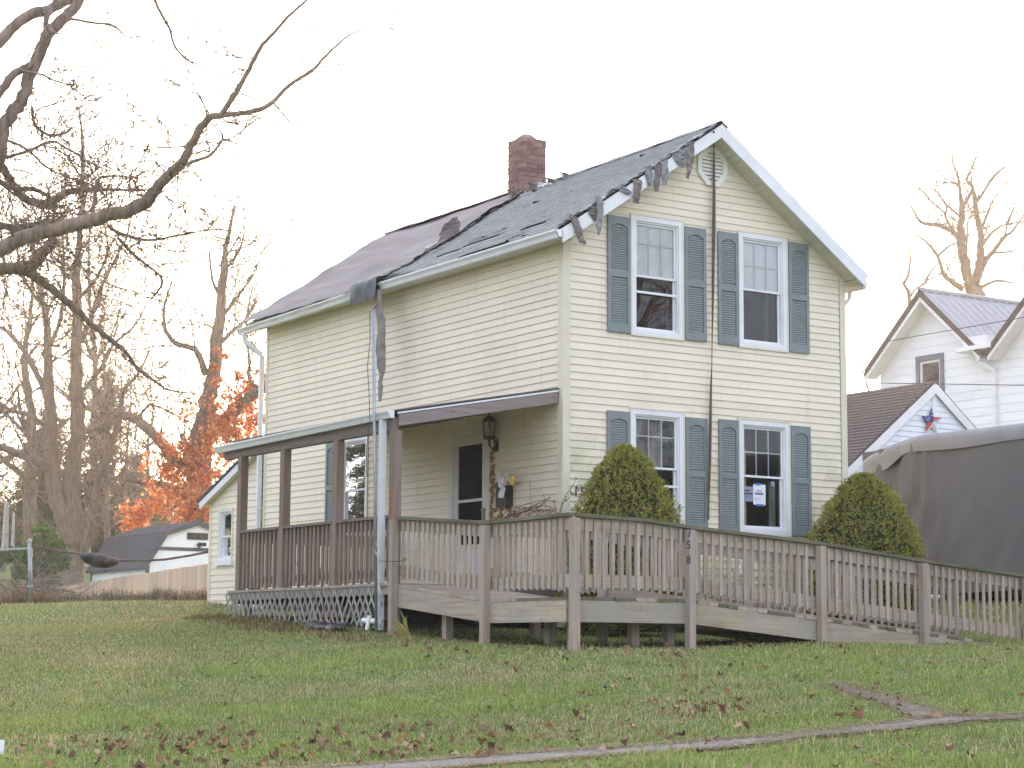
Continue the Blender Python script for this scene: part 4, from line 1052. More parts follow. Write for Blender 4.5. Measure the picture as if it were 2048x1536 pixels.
# decking and skirts
y = -.07
while y > RYB:                       # boards across the porch leg
    z = deck_y(y-.07); zz = deck_y(y); mb = MB()
    mb.hexa([(RXL-.03,y-.138,deck_y(y-.138)-.036),(RXI,y-.138,deck_y(y-.138)-.036),(RXI,y,zz-.036),(RXL-.03,y,zz-.036),(RXL-.03,y-.138,deck_y(y-.138)),(RXI,y-.138,deck_y(y-.138)),(RXI,y,zz),(RXL-.03,y,zz)])
    part('deck_board', mb, W_X, ramp_); y -= .144
x = RXL-.0
while x < 4.1:                       # boards across the long leg
    x2 = x+.138; j = random.uniform(-.008,.012); mb = MB()
    yb = RYB+.02
    mb.hexa([(x,RYF-.035+j,deck_x(x)-.038),(x2,RYF-.035+j,deck_x(x2)-.038),(x2,yb,deck_x(x2)-.038),(x,yb,deck_x(x)-.038),(x,RYF-.035+j,deck_x(x)),(x2,RYF-.035+j,deck_x(x2)),(x2,yb,deck_x(x2)),(x,yb,deck_x(x))])
    part('deck_board', mb, W_CAPY if random.random() < .55 else W_Y, ramp_); x += .144
def skirt(p, q, fa, kind, h=.232, c=RYF, o=(-.03, .008)):
    mb = MB(); zp, zq = fa(p)-.040, fa(q)-.040
    def pt(s, k, z): return (s, c+k, z) if kind == 'x' else (c+k, s, z)
    def gl(s, z): return max(z, (gz(*pt(s,0,0)[:2])-.05))
    mb.hexa([pt(p,o[0],zp-h),pt(q,o[0],zq-h),pt(q,o[1],zq-h),pt(p,o[1],zp-h),pt(p,o[0],zp),pt(q,o[0],zq),pt(q,o[1],zq),pt(p,o[1],zp)])
    part('skirt_board', mb, W_SK if kind == 'x' else W_SKY, ramp_)
for p, q in ((-2.47,-.99),(-.90,.95),(1.05,2.60),(2.70,3.95)): skirt(p, q, deck_x, 'x')
for p, q in ((-.15,-2.16),(-2.26,-3.78)): skirt(p, q, deck_y, 'y', c=RXL)
for p, q in ((-1.2,.9),(.95,2.65),(2.75,3.9)): skirt(p, q, deck_x, 'x', c=RYB+.03)
for yy in (-3.45,-3.05):
    skirt(-2.4, .9, deck_x, 'x', c=yy, h=.18); skirt(.92, 3.4, deck_x, 'x', c=yy, h=.18)
# the number on the second post of the long leg
for ch, u, v, s in (('1',1378,1074,.14),('5',1377,1098,.135),('8',1377,1127,.13)):
    me = text_mesh(ch, s, .002); me.materials.clear(); me.materials.append(HD)
    p = on_y(u, v, RYF-.122); part('number_digit', me, None, ramp_, tuple(p), rot=(math.pi/2, .18 if ch == '1' else .05, 0))

def twig(mb, p, d, ln, r, depth, rr, up=.25, kids=(2,4), rmin=.0035):
    n = 5; pts = [p]; q = p.copy(); dd = d.copy()
    for i in range(n-1):
        dd = dd+np.array([rr.gauss(0,.22), rr.gauss(0,.22), rr.gauss(up*.25,.18)]); dd /= np.linalg.norm(dd); q = q+dd*ln/(n-1); pts.append(q.copy())
    mb.tube(pts, [max(rmin*.75, r*(1-.7*i/(n-1))) for i in range(n)], 3 if r < .02 else 5, False)
    if depth > 0:
        for c in range(rr.randint(*kids)):
            i = rr.randint(1, n-1); a = pts[i]; e = np.array(pts[i])-pts[i-1]; e /= np.linalg.norm(e)+1e-9
            w = e*.8+np.array([rr.gauss(0,.6), rr.gauss(0,.6), rr.gauss(.1,.5)]); w /= np.linalg.norm(w)
            twig(mb, a, w, ln*rr.uniform(.4,.7), max(rmin, r*.65), depth-1, rr, up, kids, rmin)
# ------------------------------------------------------------------ planting by the house
def by_lattice(u, v, x=-2.80):
    p = on_x(u, v, x); return np.array([p[0], p[1], gz(p[0], p[1])])
def spruce(name, cx, cy, z0, H, R, seed, label):
    t = thing(name, label, 'shrub', (cx, cy, z0), 'clipped conical shrubs')
    rr = np.random.default_rng(seed)
    mb = MB(); mb.tube([(cx,cy,z0-.1),(cx,cy,z0+H*.6)], [.06,.02], 7); part('trunk', mb, BARK, t)
    def prof(h): return R*np.interp(h, [0,.12,.3,.5,.63,.74,.86,.94,1], [.86,1,1,.93,.82,.68,.46,.26,.03])
    def lump(a, h):
        return np.array([.075*mnoise.noise((math.cos(q)*3.2+seed, math.sin(q)*3.2, k*7.5))+.12*mnoise.noise((math.cos(q)*7+seed, math.sin(q)*7, k*17)) for q, k in zip(a, h)])
    core = []
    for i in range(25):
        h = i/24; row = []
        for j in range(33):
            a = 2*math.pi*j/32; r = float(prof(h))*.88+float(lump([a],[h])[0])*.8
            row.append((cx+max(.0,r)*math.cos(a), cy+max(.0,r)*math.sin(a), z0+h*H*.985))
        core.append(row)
    part('dark_core', MB().grid(core), pmat('core_shade_%d'%seed,(.045,.05,.018),(.025,.028,.012),12,rough=1), t)  # dark core colour paints the shade between the needle tufts
    N = 15000
    h = rr.random(N)**1.15; a = rr.random(N)*2*np.pi; lm = lump(a, h)
    r = prof(h)+lm+rr.normal(0,.014,N); r = np.maximum(r, .015)
    Pc = np.c_[cx+r*np.cos(a), cy+r*np.sin(a), z0+h*H]
    out = np.c_[np.cos(a), np.sin(a), np.full(N,.75)]+rr.normal(0,.45,(N,3)); out /= np.linalg.norm(out,axis=1)[:,None]
    K = 3; V = []; col = []
    shade = rr.uniform(.75,1.3,N)
    base = np.array([.35,.335,.085])*shade[:,None]+rr.normal(0,.008,(N,3)); old = rr.random(N) < .04
    base[old] = np.array([.10,.065,.025])*rr.uniform(.7,1.3,(old.sum(),1)); base = np.clip(base,.006,1)
    for k in range(K):
        d = out+rr.normal(0,.5,(N,3)); d /= np.linalg.norm(d,axis=1)[:,None]
        s = np.cross(d, rr.normal(0,1,(N,3))); s /= np.linalg.norm(s,axis=1)[:,None]
        L_ = rr.uniform(.03,.055,N)[:,None]; w = .0075
        V.append(np.stack([Pc-s*w, Pc+s*w, Pc+d*L_],1)); col.append(np.repeat((base*rr.uniform(.85,1.15,(N,1)))[:,None],3,1))
    V = np.concatenate(V).reshape(-1,3); col = np.concatenate(col).reshape(-1,3)
    me = np_mesh('foliage', V, np.arange(len(V)).reshape(-1,3), col, NEEDLE)
    part('foliage', me, None, t, kind='stuff')
spruce('conical_spruce', .22, -1.10, 1.85, 2.36, .74, 1, 'tall olive green conical shrub covering the lower left front window')
spruce('conical_spruce', 4.26, -1.15, 1.92, 2.13, .82, 2, 'broad olive green conical shrub at the right corner of the house')

def arc(p0, p1, sag, n=8, jit=.01, rr=random):
    p0, p1 = Vector(p0), Vector(p1); out = []
    for i in range(n+1):
        f = i/n; q = p0.lerp(p1, f)+Vector((0,0,4*sag*f*(1-f)))+Vector((rr.uniform(-jit,jit),)*3); out.append(q)
    return out
br = thing('bramble', 'tangled bare reddish canes at the near corner of the porch wall', 'bramble', (-.2,.25,2.4))
rr = random.Random(6); mb = MB()
for k in range(15):
    a = on_x(rr.uniform(1000,1118), rr.uniform(1030,1042), -.25+rr.uniform(-.12,.12)); b = on_x(rr.uniform(1075,1121), rr.uniform(988,1030), -.18+rr.uniform(-.1,.1))
    mb.tube(arc(a, b, rr.uniform(-.05,.12), 7, .012, rr), rr.uniform(.003,.006), 4)
for k in range(14):
    a = on_x(rr.uniform(985,1110), 1034, -.3); b = on_x(rr.uniform(1000,1118), rr.uniform(1012,1030), -.25)
    mb.tube(arc(a, b, rr.uniform(-.03,.06), 6, .01, rr), .004, 4)
part('cane', mb, DRYSTEM, br, kind='stuff')
mb = MB(); mb.tube(arc(on_x(1030,1031,-.35), on_x(1008,993,-.35), .02, 5, .005, rr), .004, 4); mb.tube(arc(on_x(1062,1025,-.3), on_x(1060,958,-.28), .0, 6, .008, rr), .003, 4); part('bare_stem', mb, DRYSTEM, br)
rose = thing('leafy_stem', 'thin leafy green stem leaning past the front corner board by the house number', 'plant', (-.1,-.35,2.3))
mb = MB(); st1 = [on_y(u,v,-.35) for u,v in [(1118,1040),(1121,1014),(1132,990),(1146,971),(1152,958)]]; st2 = [on_y(u,v,-.33) for u,v in [(1118,1040),(1127,1004),(1138,996),(1147,986)]]
mb.tube(st1, [.006,.006,.005,.004,.003], 5); mb.tube(st2, .004, 5); part('stem', mb, pmat('green_stem',(.14,.15,.06),(.1,.1,.05),6), rose)
LG = leaf_mat('rose_leaf', False, .25, (.06,.10,.03)); lmesh = MB(); lmesh.poly([(0,0,0),(.022,.012,.004),(.05,0,-.002),(.022,-.012,.004)]); lme = lmesh.mesh('leaf', LG)
for k in range(22):
    q = random.choice([(1133,998),(1137,994),(1147,990),(1151,994),(1152,960),(1150,975),(1155,968),(1158,972),(1143,986),(1157,977)]); p = on_y(q[0]+rr.uniform(-4,4), q[1]+rr.uniform(-4,4), -.34)
    o = part('leaf', lme, None, rose, tuple(p)); o.rotation_euler = (rr.uniform(-1,1), rr.uniform(-1,1), rr.uniform(0,6.3)); o.scale = (rr.uniform(.6,1.2),)*3

ds_ = thing('dead_shrub', 'low tangle of bare reddish twigs behind the long ramp railing', 'shrub', (2.4,-.9,1.9)); rr = random.Random(31); mb = MB()
for k in range(70):
    p = np.array([2.4+rr.gauss(0,.25), -.9+rr.gauss(0,.2), 1.88]); twig(mb, p, np.array([rr.gauss(0,.45), rr.gauss(0,.4), 1.0]), rr.uniform(.4,.95), .007, 1, rr, .1, (2,4), .003)
part('twigs', mb, DRYSTEM, ds_, kind='stuff')
q = ground_hit(-2,1513); mb = MB(); mb.beam(q+np.array([0,0,-.04]), q+np.array([.01,.0,.11]), .05, .012, (FW[0],FW[1],0)); single('marker_stake', mb, PVC, 'white marker stake cut off by the lower left edge of the picture', 'marker')
IBX = on_x(803,1268,-2.84); ib = np.array([IBX[0], IBX[1], gz(IBX[0], IBX[1])])
iris = thing('iris_clump', 'ragged clump of yellow green strap leaves by the porch drain', 'plant', tuple(ib))
rr = random.Random(9)
IY = [pmat('straw_blade',(.52,.42,.24),(.40,.30,.16),6), pmat('yellow_green_blade',(.34,.34,.08),(.24,.25,.06),6), pmat('faded_blade',(.42,.32,.2),(.3,.22,.14),6)]
tips = [(783,1228,1),(786,1234,0),(800,1220,0),(812,1231,1),(806,1236,1),(829,1284,0),(834,1288,2),(824,1279,0),(770,1262,2),(776,1250,0),(760,1268,0),(808,1250,2),(815,1264,0),(790,1240,1),(752,1272,0),(842,1277,2)]
for u, v, m_ in tips:
    b = ib+np.array([rr.uniform(-.10,.10), rr.uniform(-.08,.08), -.01]); dpt = float((b-CAM)@FW)-rr.uniform(.0,.12); tip = at(u, v, dpt)
    mid = (b+tip)/2+np.array([0,0,.05]); w = np.array(RT)*.014; mb = MB(); mb.grid([[b-w,b,b+w],[mid-w*1.1,mid+np.array(FW)*-.006,mid+w*1.1],[tip-w*.15,tip,tip+w*.15]])
    part('blade', mb, IY[m_], iris)
for k, (a, m_, b) in enumerate([((574,1250),(571,1190),(570,1150)),((655,1252),(620,1170),(587,1117)),((652,1250),(640,1140),(631,1082)),((662,1250),(660,1215),(657,1175))]):
    t = thing('dead_stalk', ['thin upright brown stalk in front of the porch lattice, leftmost','long brown stalk leaning left across the porch railing','tallest brown stalk leaning left before the porch balusters','short brown stalk rising beside the black plastic in the grass'][k], 'stalk', tuple(by_lattice(*a)), 'dead stalks before the porch')
    g0 = by_lattice(*a); D0 = float((g0-CAM)@FW); mb = MB(); mb.tube([g0-np.array([0,0,.03]), at(*m_,D0-.05), at(*b,D0-.02)], [.008,.006,.003], 5); part('stem', mb, DRYSTEM, t)
    mb = MB(); q = at(*m_, D0-.05); mb.tube([q, q+np.array([.03,.0,.09])], [.004,.002], 4); part('side_shoot', mb, DRYSTEM, t)
P = []; p0 = by_lattice(637,1256,-2.75); p1 = by_lattice(708,1258,-2.75)
for i in range(13):
    row = []; f = i/12
    for j in range(9):
        q = j/8; x, y = (p0+(p1-p0)*f)[:2]; x += -.24*q+.03*math.sin(i*1.3); y += -.06*q
        z = gz(x, y)+.045+.06*math.sin(math.pi*q)*(.4+.6*abs(math.sin(f*11+1)))+.03*mnoise.noise((f*5,q*4,2)); row.append((x, y, z))
    P.append(row)
single('plastic_scrap', MB().grid(P), BLACKP, 'crumpled black plastic sheet lying in the grass below the lattice', 'plastic sheet', smooth=True)

# ------------------------------------------------------------------ covered camper beside the house
VX, VY = 8.0, 1.55                  # its long side and where the rounded far end begins
camper = thing('covered_camper', 'large camper under a dusty grey fitted cover in the driveway', 'camper', (9.2, -4, 2.3))
def camper_xy(s):
    "plan outline of the near side: s metres along from y=-9; past VY it turns round the far corner"
    y = -9+s
    if y <= VY: return (VX, y, (-1, 0))
    a, q, R, L1 = math.radians(10), y-VY, .45, 1.42
    if q <= L1: return (VX+q*math.sin(a), VY+q*math.cos(a), (-math.cos(a), math.sin(a)))
    t = a+min((q-L1)/R, 1.75)
    return (VX+L1*math.sin(a)+R*(math.cos(a)-math.cos(t)), VY+L1*math.cos(a)+R*(math.sin(t)-math.sin(a)), (-math.cos(t), math.sin(t)))
P = []; ns, nzv = 170, 44
Ltot = 9+VY+1.42+.8
for i in range(ns+1):
    s = Ltot*i/ns; x, y, nrm = camper_xy(s); row = []
    for j in range(nzv+1):
        f = j/nzv; z = 2.56+(4.93-2.56)*f
        w = .022*mnoise.noise((s*.9, z*.5, 3))+.008*mnoise.noise((s*4.0+z*1.2, z*1.3-s*.5, 8))
        crn = math.exp(-((s-(9+VY-.05))/(.25+.45*(1-f)))**2); w += (.13*(abs(math.sin((s-(9+VY)+.3)*(7.5+3.5*f)))**.6-.6))*crn*(.3+.7*f)      # gathered folds at the corner
        d = s-(9+VY); 
        if d > 0: w += .050*math.sin(d*8-(1-f)*6)*(min(1, d*2))
        if s > 9+VY-2.5: w += .012*math.sin((s+z*.9)*9)*max(0, .6-f)
        reg = math.exp(-((d-.35)/.75)**2); w += .045*math.sin((d*1.0+(z-2.5)*.55)*11+mnoise.noise((s,z,1))*2)*reg*(1.1-f)+.02*mnoise.noise((s*3.2+z*1.6, z*1.1, 5))
        tuck = -.10*max(0,(f-.9))*3
        row.append((x+nrm[0]*(w+tuck*0), y+nrm[1]*(w), z-.05*math.sin(s*.7)*(1-f)*.6-(.02 if j==0 else 0)))
    P.append(row)
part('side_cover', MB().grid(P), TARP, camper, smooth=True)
P = []
for i in range(ns+1):
    s = Ltot*i/ns; x, y, nrm = camper_xy(s); row = []
    d = max(0, s-(9+VY)); drop = .34*min(1, d/2.0)**1.6
    bulge = .015*mnoise.noise((s*1.3,0,5))
    for j, (o, zz) in enumerate([(.035,4.80-.02*math.sin(s*2.1)),(.05,4.86),(.05,4.95),(.035,5.02),(-.03,5.065),(-.2,5.09),(-1.2,5.13)]):
        w = bulge+.012*mnoise.noise((s*2.2,j*.7,2)); wav = .03*math.sin(d*6)*min(1,d*2) if j == 0 else 0
        ww = o+w
        if j == 6:
            row.append((VX+1.3, min(y, VY+1.5), zz-drop*.8)); continue
        row.append((x+nrm[0]*ww, y+nrm[1]*ww, zz-drop*(1 if j < 5 else .8)+wav-(.12*min(1,d/.9)**2 if j == 0 else 0)))
    P.append(row)
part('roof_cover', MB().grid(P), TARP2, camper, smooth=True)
mb = MB(); mb.box(VX+1.28,VX+2.6,-9,VY+1.7,2.6,4.8); part('far_side_cover', mb, TARP, camper)
mb = MB(); mb.box(VX+.25,VX+2.3,-8.8,VY+.3,2.60,2.78); mb.box(VX+.3,VX+.4,-9.6,VY-.1,2.45,2.6); mb.box(VX+2.1,VX+2.2,-9.6,VY-.1,2.45,2.6); part('chassis', mb, MBK, camper)
for y in (-2.9,-2.0, .55):
    wz = gz(VX+.4, y); mb = MB(); mb.tube([(VX+.22,y,wz+.36),(VX+.46,y,wz+.36)], .36, 18); wh = part('wheel', mb, TYRE, camper)
    mb = MB(); mb.tube([(VX+.205,y,wz+.36),(VX+.23,y,wz+.36)], .2, 14); part('rim', mb, GALV, wh)
for y in (-.6, 1.0):
    mb = MB(); z = gz(VX+.3,y); mb.box(VX+.22,VX+.42,y-.1,y+.1,z-.02,2.5); part('jack_stand', mb, GALV, camper)
mb = MB(); mb.box(VX+.24,VX+.27,-8.5,VY,2.52,2.60); part('underskirt', mb, MBK, camper)

# ------------------------------------------------------------------ white garage with a star
gar = thing('white_garage', 'small white clapboard garage with brown shingle roof and star on its gable', 'garage', (11.2, 7, 2.4))
GY, GXA, GZA, GHW, GEZ = 4.40, 11.20, 6.50, 2.95, 4.22
gs = (GZA-GEZ)/GHW
def MG(s, z, o): return (s, GY-o, z)
siding(MG, 2.6, GZA-.12, lambda z: max(GXA-GHW+.2, GXA-(GZA-.10-z)/gs), lambda z: min(GXA+GHW-.2, GXA+(GZA-.10-z)/gs), [], WHITE_S, gar, phase=2.5)
mb = MB(); mb.box(GXA-GHW+.2,GXA-GHW+.22,GY+.01,GY+7,2.2,GEZ+.2); mb.box(GXA+GHW-.22,GXA+GHW-.2,GY+.01,GY+7,2.2,GEZ+.2); mb.box(GXA-GHW+.22,GXA+GHW-.22,GY+.012,GY+.03,2.2,GEZ); part('wall', mb, WHITE_S, gar)
for sg in (-1, 1):
    mb = MB(); mb.prism([(GXA,GY-.06,GZA),(GXA+sg*GHW,GY-.06,GEZ),(GXA+sg*GHW,GY-.06,GEZ-.05),(GXA,GY-.06,GZA-.06)], (0,7.3,0)); rf = part('roof', mb, SHING_B, gar)
    mb = MB(); mb.prism([(GXA,GY-.075,GZA-.035),(GXA+sg*GHW,GY-.075,GEZ-.035),(GXA+sg*(GHW-.02),GY-.075,GEZ-.20),(GXA,GY-.075,GZA-.23)], (0,.0145,0)); part('rake_board', mb, WHITE, gar)
    mb = MB(); mb.prism([(GXA,GY-.055,GZA-.10),(GXA+sg*GHW,GY-.055,GEZ-.10),(GXA+sg*GHW,GY-.055,GEZ-.12),(GXA,GY-.055,GZA-.12)], (0,.045,0)); part('rake_soffit', mb, WHITE, gar)
mb = MB(); nsr = 34; sr = math.hypot(GHW, GZA-GEZ)
for k in range(nsr):                 # shingle courses on the side slope we see
    f0, f1 = k/nsr, (k+1.0)/nsr
    a = (GXA-GHW*f0, GZA-(GZA-GEZ)*f0); b = (GXA-GHW*f1, GZA-(GZA-GEZ)*f1); nx, nq = -gs/math.hypot(1,gs), 1/math.hypot(1,gs)
    mb.poly([(a[0]+nx*.004,GY-.065,a[1]+nq*.004),(a[0]+nx*.004,GY+7.1,a[1]+nq*.004),(b[0]+nx*.018,GY+7.1,b[1]+nq*.018),(b[0]+nx*.018,GY-.065,b[1]+nq*.018)])
    mb.poly([(b[0]+nx*.018,GY-.065,b[1]+nq*.018),(b[0]+nx*.018,GY+7.1,b[1]+nq*.018),(b[0],GY+7.1,b[1]),(b[0],GY-.065,b[1])])
part('shingle_courses', mb, SHING_B, gar, kind='stuff')
mb = MB(); mb.box(GXA-.05,GXA+.05,GY-.03,GY-.01,GZA-1.1,GZA-.25); part('gable_strip', mb, WHITE, gar)
star = thing('star_ornament', 'red, white and blue five pointed metal star hung on the white garage gable', 'star', (11.15, GY-.05, 5.75))
sc_ = on_y(1863,843,GY-.06); RR, ri = .275, .11
SB = pmat('star_blue', (.03,.045,.22), (.025,.035,.17), 30, rough=.5); SRD = pmat('star_red', (.50,.045,.07), (.40,.035,.05), 9, rough=.5); SWH = pmat('star_white', (.75,.74,.74), (.66,.66,.66), 9, rough=.5)
for k in range(5):
    a = math.pi/2+k*2*math.pi/5; tip = (sc_[0]+RR*math.cos(a), sc_[1], sc_[2]+RR*math.sin(a))
    for sg in (-1, 1):
        b = a+sg*math.pi/5; inn = (sc_[0]+ri*math.cos(b), sc_[1], sc_[2]+ri*math.sin(b)); mid = (sc_[0], sc_[1]-.06, sc_[2])
        mb = MB(); mb.poly([tip, inn, mid]); mb.poly([tip, inn, (sc_[0], sc_[1]+.004, sc_[2])])
        m_ = SB if (k in (0,) or k == 1) else (SRD if (k == 4 and sg == 1) or (k == 2 and sg == -1) or (k==4 and sg==1) else SWH)
        fc = part('star_facet', mb, m_, star)
        if m_ is SB:
            for q in range(5):
                u_, v_ = random.uniform(.15,.7), random.uniform(.15,.6); 
                if u_+v_ > .85: continue
                p = Vector(tip)*(1-u_-v_)+Vector(inn)*u_+Vector(mid)*v_+Vector((0,-.004,0)); mb = MB()
                mb.poly([p+Vector((.011*math.cos(t), -.0, .011*math.sin(t))) for t in [2*math.pi*i/6 for i in range(6)]]); part('star_dot', mb, SWH, fc)

# ------------------------------------------------------------------ white neighbour house
nb = thing('white_house', 'tall white clapboard house with twin gables and ribbed metal roof', 'house', (22, 8, 3))
NX = 19.0
def MN(s, z, o): return (NX-o, s, z)
A1, Z1, A2, Z2 = 12.15, 10.10, 6.55, 11.55; SL = .90
VYv = 10.35; VZ = Z1-(A1-VYv)*SL
def n_hi(z):   # far edge
    return 13.95 if z < Z1-.12-(13.95-A1)*SL else A1+(Z1-.12-z)/SL
def n_lo(z): return 3.0
hole_n = [(11.82, 12.66, 7.06, 8.58)]
siding(MN, 3.0, VZ, lambda z: 3.0, n_hi, hole_n, WHITE_S, nb, pitch=.2, phase=3.0, lip=.014)
siding(MN, VZ, Z1-.15, lambda z: A1-(Z1-.12-z)/SL, n_hi, hole_n, WHITE_S, nb, pitch=.2, phase=3.0, lip=.014)
siding(MN, VZ, Z2-.15, lambda z: A2-(Z2-.12-z)/SL, lambda z: A2+(Z2-.12-z)/SL, [], WHITE_S, nb, pitch=.2, phase=3.0, lip=.014)
mb = MB(); mb.box(NX+.01,NX+8,13.93,13.95,2.5,8.4); part('wall', mb, WHITE_S, nb)
def gable_roof(a, zt, yl, yr, x0, x1, ribs):
    for ye in (yl, yr):
        ze = zt-abs(ye-a)*SL; sg = 1 if ye > a else -1
        mb = MB(); mb.prism([(x0,a,zt),(x0,ye,ze),(x0,ye,ze-.05),(x0,a,zt-.06)], (x1-x0,0,0)); rf = part('roof', mb, METALR, nb)
        if ribs and sg < 0:
            k = 0; x = x0+.12
            while x < x1-.1:
                nn = Vector((0, sg*SL, 1)).normalized()*.030
                mb = MB(); mb.prism([Vector((x,a,zt))+nn*.1, Vector((x+.05,a,zt))+nn, Vector((x+.10,a,zt))+nn*.1], Vector((0,ye-a,ze-zt))); part('roof_rib', mb, METALR, rf); x += .27
        mb = MB(); mb.prism([(x0-.02,a,zt+.03),(x0-.02,ye,ze+.03),(x0-.02,ye,ze-.13),(x0-.02,a,zt-.15)], (.019,0,0)); part('rake_trim', mb, METALT, nb)
        mb = MB(); mb.prism([(x0+.005,a,zt-.14),(x0+.005,ye,ze-.12),(x0+.005,ye,ze-.23),(x0+.005,a,zt-.27)], (.02,0,0)); part('rake_board', mb, WHITE, nb)
        mb = MB(); mb.prism([(x0+.02,a,zt-.20),(x0+.02,ye,ze-.18),(x0+.02,ye,ze-.20),(x0+.02,a,zt-.22)], (NX-x0-.03,0,0)); part('rake_soffit', mb, WHITE, nb)
    mb = MB(); mb.tube([(x0-.02,a,zt+.02),(x1,a,zt+.02)], .06, 6); part('ridge_cap', mb, METALR, nb)
gable_roof(A1, Z1, 14.05, VYv-.05, NX-.40, NX+7, True)
gable_roof(A2, Z2, VYv-.30, 2.6, NX-.42, NX+9, False)
mb = MB(); mb.box(NX-.40,NX-.02,VYv-.28,VYv+.42,VZ+.08,VZ+.30); part('valley_box', mb, WHITE, nb)
mb = MB(); mb.prism([(NX-.47,VYv-.45,VZ+.08),(NX-.47,VYv+.65,VZ+.08),(NX-.47,VYv+.65,VZ-.02),(NX-.47,VYv-.45,VZ-.02)], (.40,0,0)); part('gutter', mb, WHITE, nb)
spout([(NX-.28,VYv+.10,VZ),(NX-.28,VYv+.08,VZ-.28),(NX-.06,VYv-.18,VZ-.5),(NX-.06,VYv-.18,2.9)], 'downspout', .10, WHITE, nb)
mb = MB(); w0, w1_, q0, q1 = 11.79, 12.69, 7.04, 8.60
for a, b, c, d in ((w0,w0+.11,q0,q1),(w1_-.11,w1_,q0,q1),(w0+.11,w1_-.11,q1-.13,q1),(w0+.11,w1_-.11,q0,q0+.10)): mb.mbox(MN, a, b, c, d, -.02, .05)
nw = part('window', mb, BLUEW, nb)
mb = MB()
for a, b, c, d in ((w0+.112,w0+.165,q0+.1,q1-.13),(w1_-.165,w1_-.112,q0+.1,q1-.13),(w0+.165,w1_-.165,q1-.19,q1-.132),(w0+.165,w1_-.165,7.72,7.77)): mb.mbox(MN, a, b, c, d, -.06, .01)
part('sash', mb, WHITE, nw)
mb = MB(); mb.mbox(MN, w0+.165, w1_-.165, q0+.1, q1-.19, -.04, -.03); part('pane', mb, GLASS, nw)
mb = MB(); mb.mbox(MN, w0+.05, w1_-.05, q0, q1-.05, -.35, -.32); part('curtain', mb, pmat('brown_room',(.16,.10,.07),(.09,.06,.045),3), nw)

# overhead wires on the right
def wire(name, a, b, sag, label):
    mb = MB(); mb.tube(arc(a, b, -sag, 24, 0), .007, 4); single(name, mb, WIRE, label, 'wire', 'service wires on the right')
wire('service_wire', at(1772,683,36.0), at(2120,622,30), .0, 'upper sagging black wire crossing the white house gable')
wire('service_wire', at(1757,766,36.0), at(2140,772,30), .0, 'lower straight black wire crossing the garage roof peak')

# ------------------------------------------------------------------ shed and fences on the left
def shed_at():
    D0 = 60.0; a = at(399,1041,D0-1.0); return a
SA = shed_at(); SHW, = (1.62,); SX, SY, SZ = SA[0], SA[1]+.12, SA[2]
SHED_T = pmat('dark_slate_trim', (.075,.082,.10), (.06,.065,.08), 4, rough=.5)
SHED_W = pmat('bright_white_paint', (.90,.91,.92), (.86,.87,.88), 3, rough=.5)
shed = thing('gambrel_shed', 'white gambrel garden shed with charcoal shingle roof and dark trim', 'shed', (SX, SY+2, 1.8))
SE, SK = SZ-1.36, (1.02, SZ-.36)                  # eave height; knee half width and height
SL_ = 4.6
mb = MB(); mb.prism([(SX-SHW+.08,SY,1.3),(SX+SHW-.08,SY,1.3),(SX+SHW-.08,SY,SE),(SX+SK[0],SY,SK[1]-.05),(SX,SY,SZ-.08),(SX-SK[0],SY,SK[1]-.05),(SX-SHW+.08,SY,SE)], (0,SL_-.2,0)); part('wall', mb, SHED_W, shed)
for sg in (-1, 1):
    for (xa, za, xb, zb) in ((0,SZ,SK[0],SK[1]),(SK[0],SK[1],SHW+.06,SE-.05)):
        mb = MB(); mb.prism([(SX+sg*xa,SY-.12,za),(SX+sg*xb,SY-.12,zb),(SX+sg*(xb-.01),SY-.12,zb-.06),(SX+sg*(xa-.01),SY-.12,za-.07)], (0,SL_,0)); rf = part('roof', mb, SHING_K, shed)
        n = 5
        if sg < 0:
            for k in range(n):
                f0, f1 = k/n, (k+1)/n; dx, dz = xb-xa, zb-za; ln = math.hypot(dx,dz); nx, nq = -(-dz)/ln*1, dx/ln
                a = (xa+dx*f0, za+dz*f0); b = (xa+dx*f1, za+dz*f1); mb = MB(); o1 = .022
                mb.poly([(SX-(a[0]+nx*.003),SY-.13,a[1]+nq*.003),(SX-(a[0]+nx*.003),SY+SL_-.1,a[1]+nq*.003),(SX-(b[0]+nx*o1),SY+SL_-.1,b[1]+nq*o1),(SX-(b[0]+nx*o1),SY-.13,b[1]+nq*o1)])
                mb.poly([(SX-(b[0]+nx*o1),SY-.13,b[1]+nq*o1),(SX-(b[0]+nx*o1),SY+SL_-.1,b[1]+nq*o1),(SX-b[0],SY+SL_-.1,b[1]),(SX-b[0],SY-.13,b[1])])
                part('shingle_course', mb, SHING_K, rf)
        mb = MB(); mb.prism([(SX+sg*xa,SY-.13,za+.01),(SX+sg*xb,SY-.13,zb+.01),(SX+sg*(xb-.02),SY-.13,zb-.12),(SX+sg*(xa-.02),SY-.13,za-.13)], (0,.009,0)); part('rake_trim', mb, SHED_T, shed)
mb = MB(); mb.box(SX-SHW+.03,SX+SHW-.03,SY-.02,SY-.002,SZ-.90,SZ-.80); part('trim_band', mb, SHED_T, shed)
for sg in (-1,1): mb = MB(); mb.box(SX+sg*(SHW-.08)-.06,SX+sg*(SHW-.08)+.06,SY-.021,SY-.0015,1.3,SE); part('corner_trim', mb, SHED_T, shed)
mb = MB(); mb.box(SX-SHW+.065,SX-SHW+.079,SY+SL_-.34,SY+SL_-.21,1.3,SE-.04); part('corner_trim', mb, SHED_T, shed)
mb = MB(); mb.box(SX-.33,SX+.33,SY-.03,SY-.002,SZ-.56,SZ-.36); sw = part('window', mb, MBK, shed)
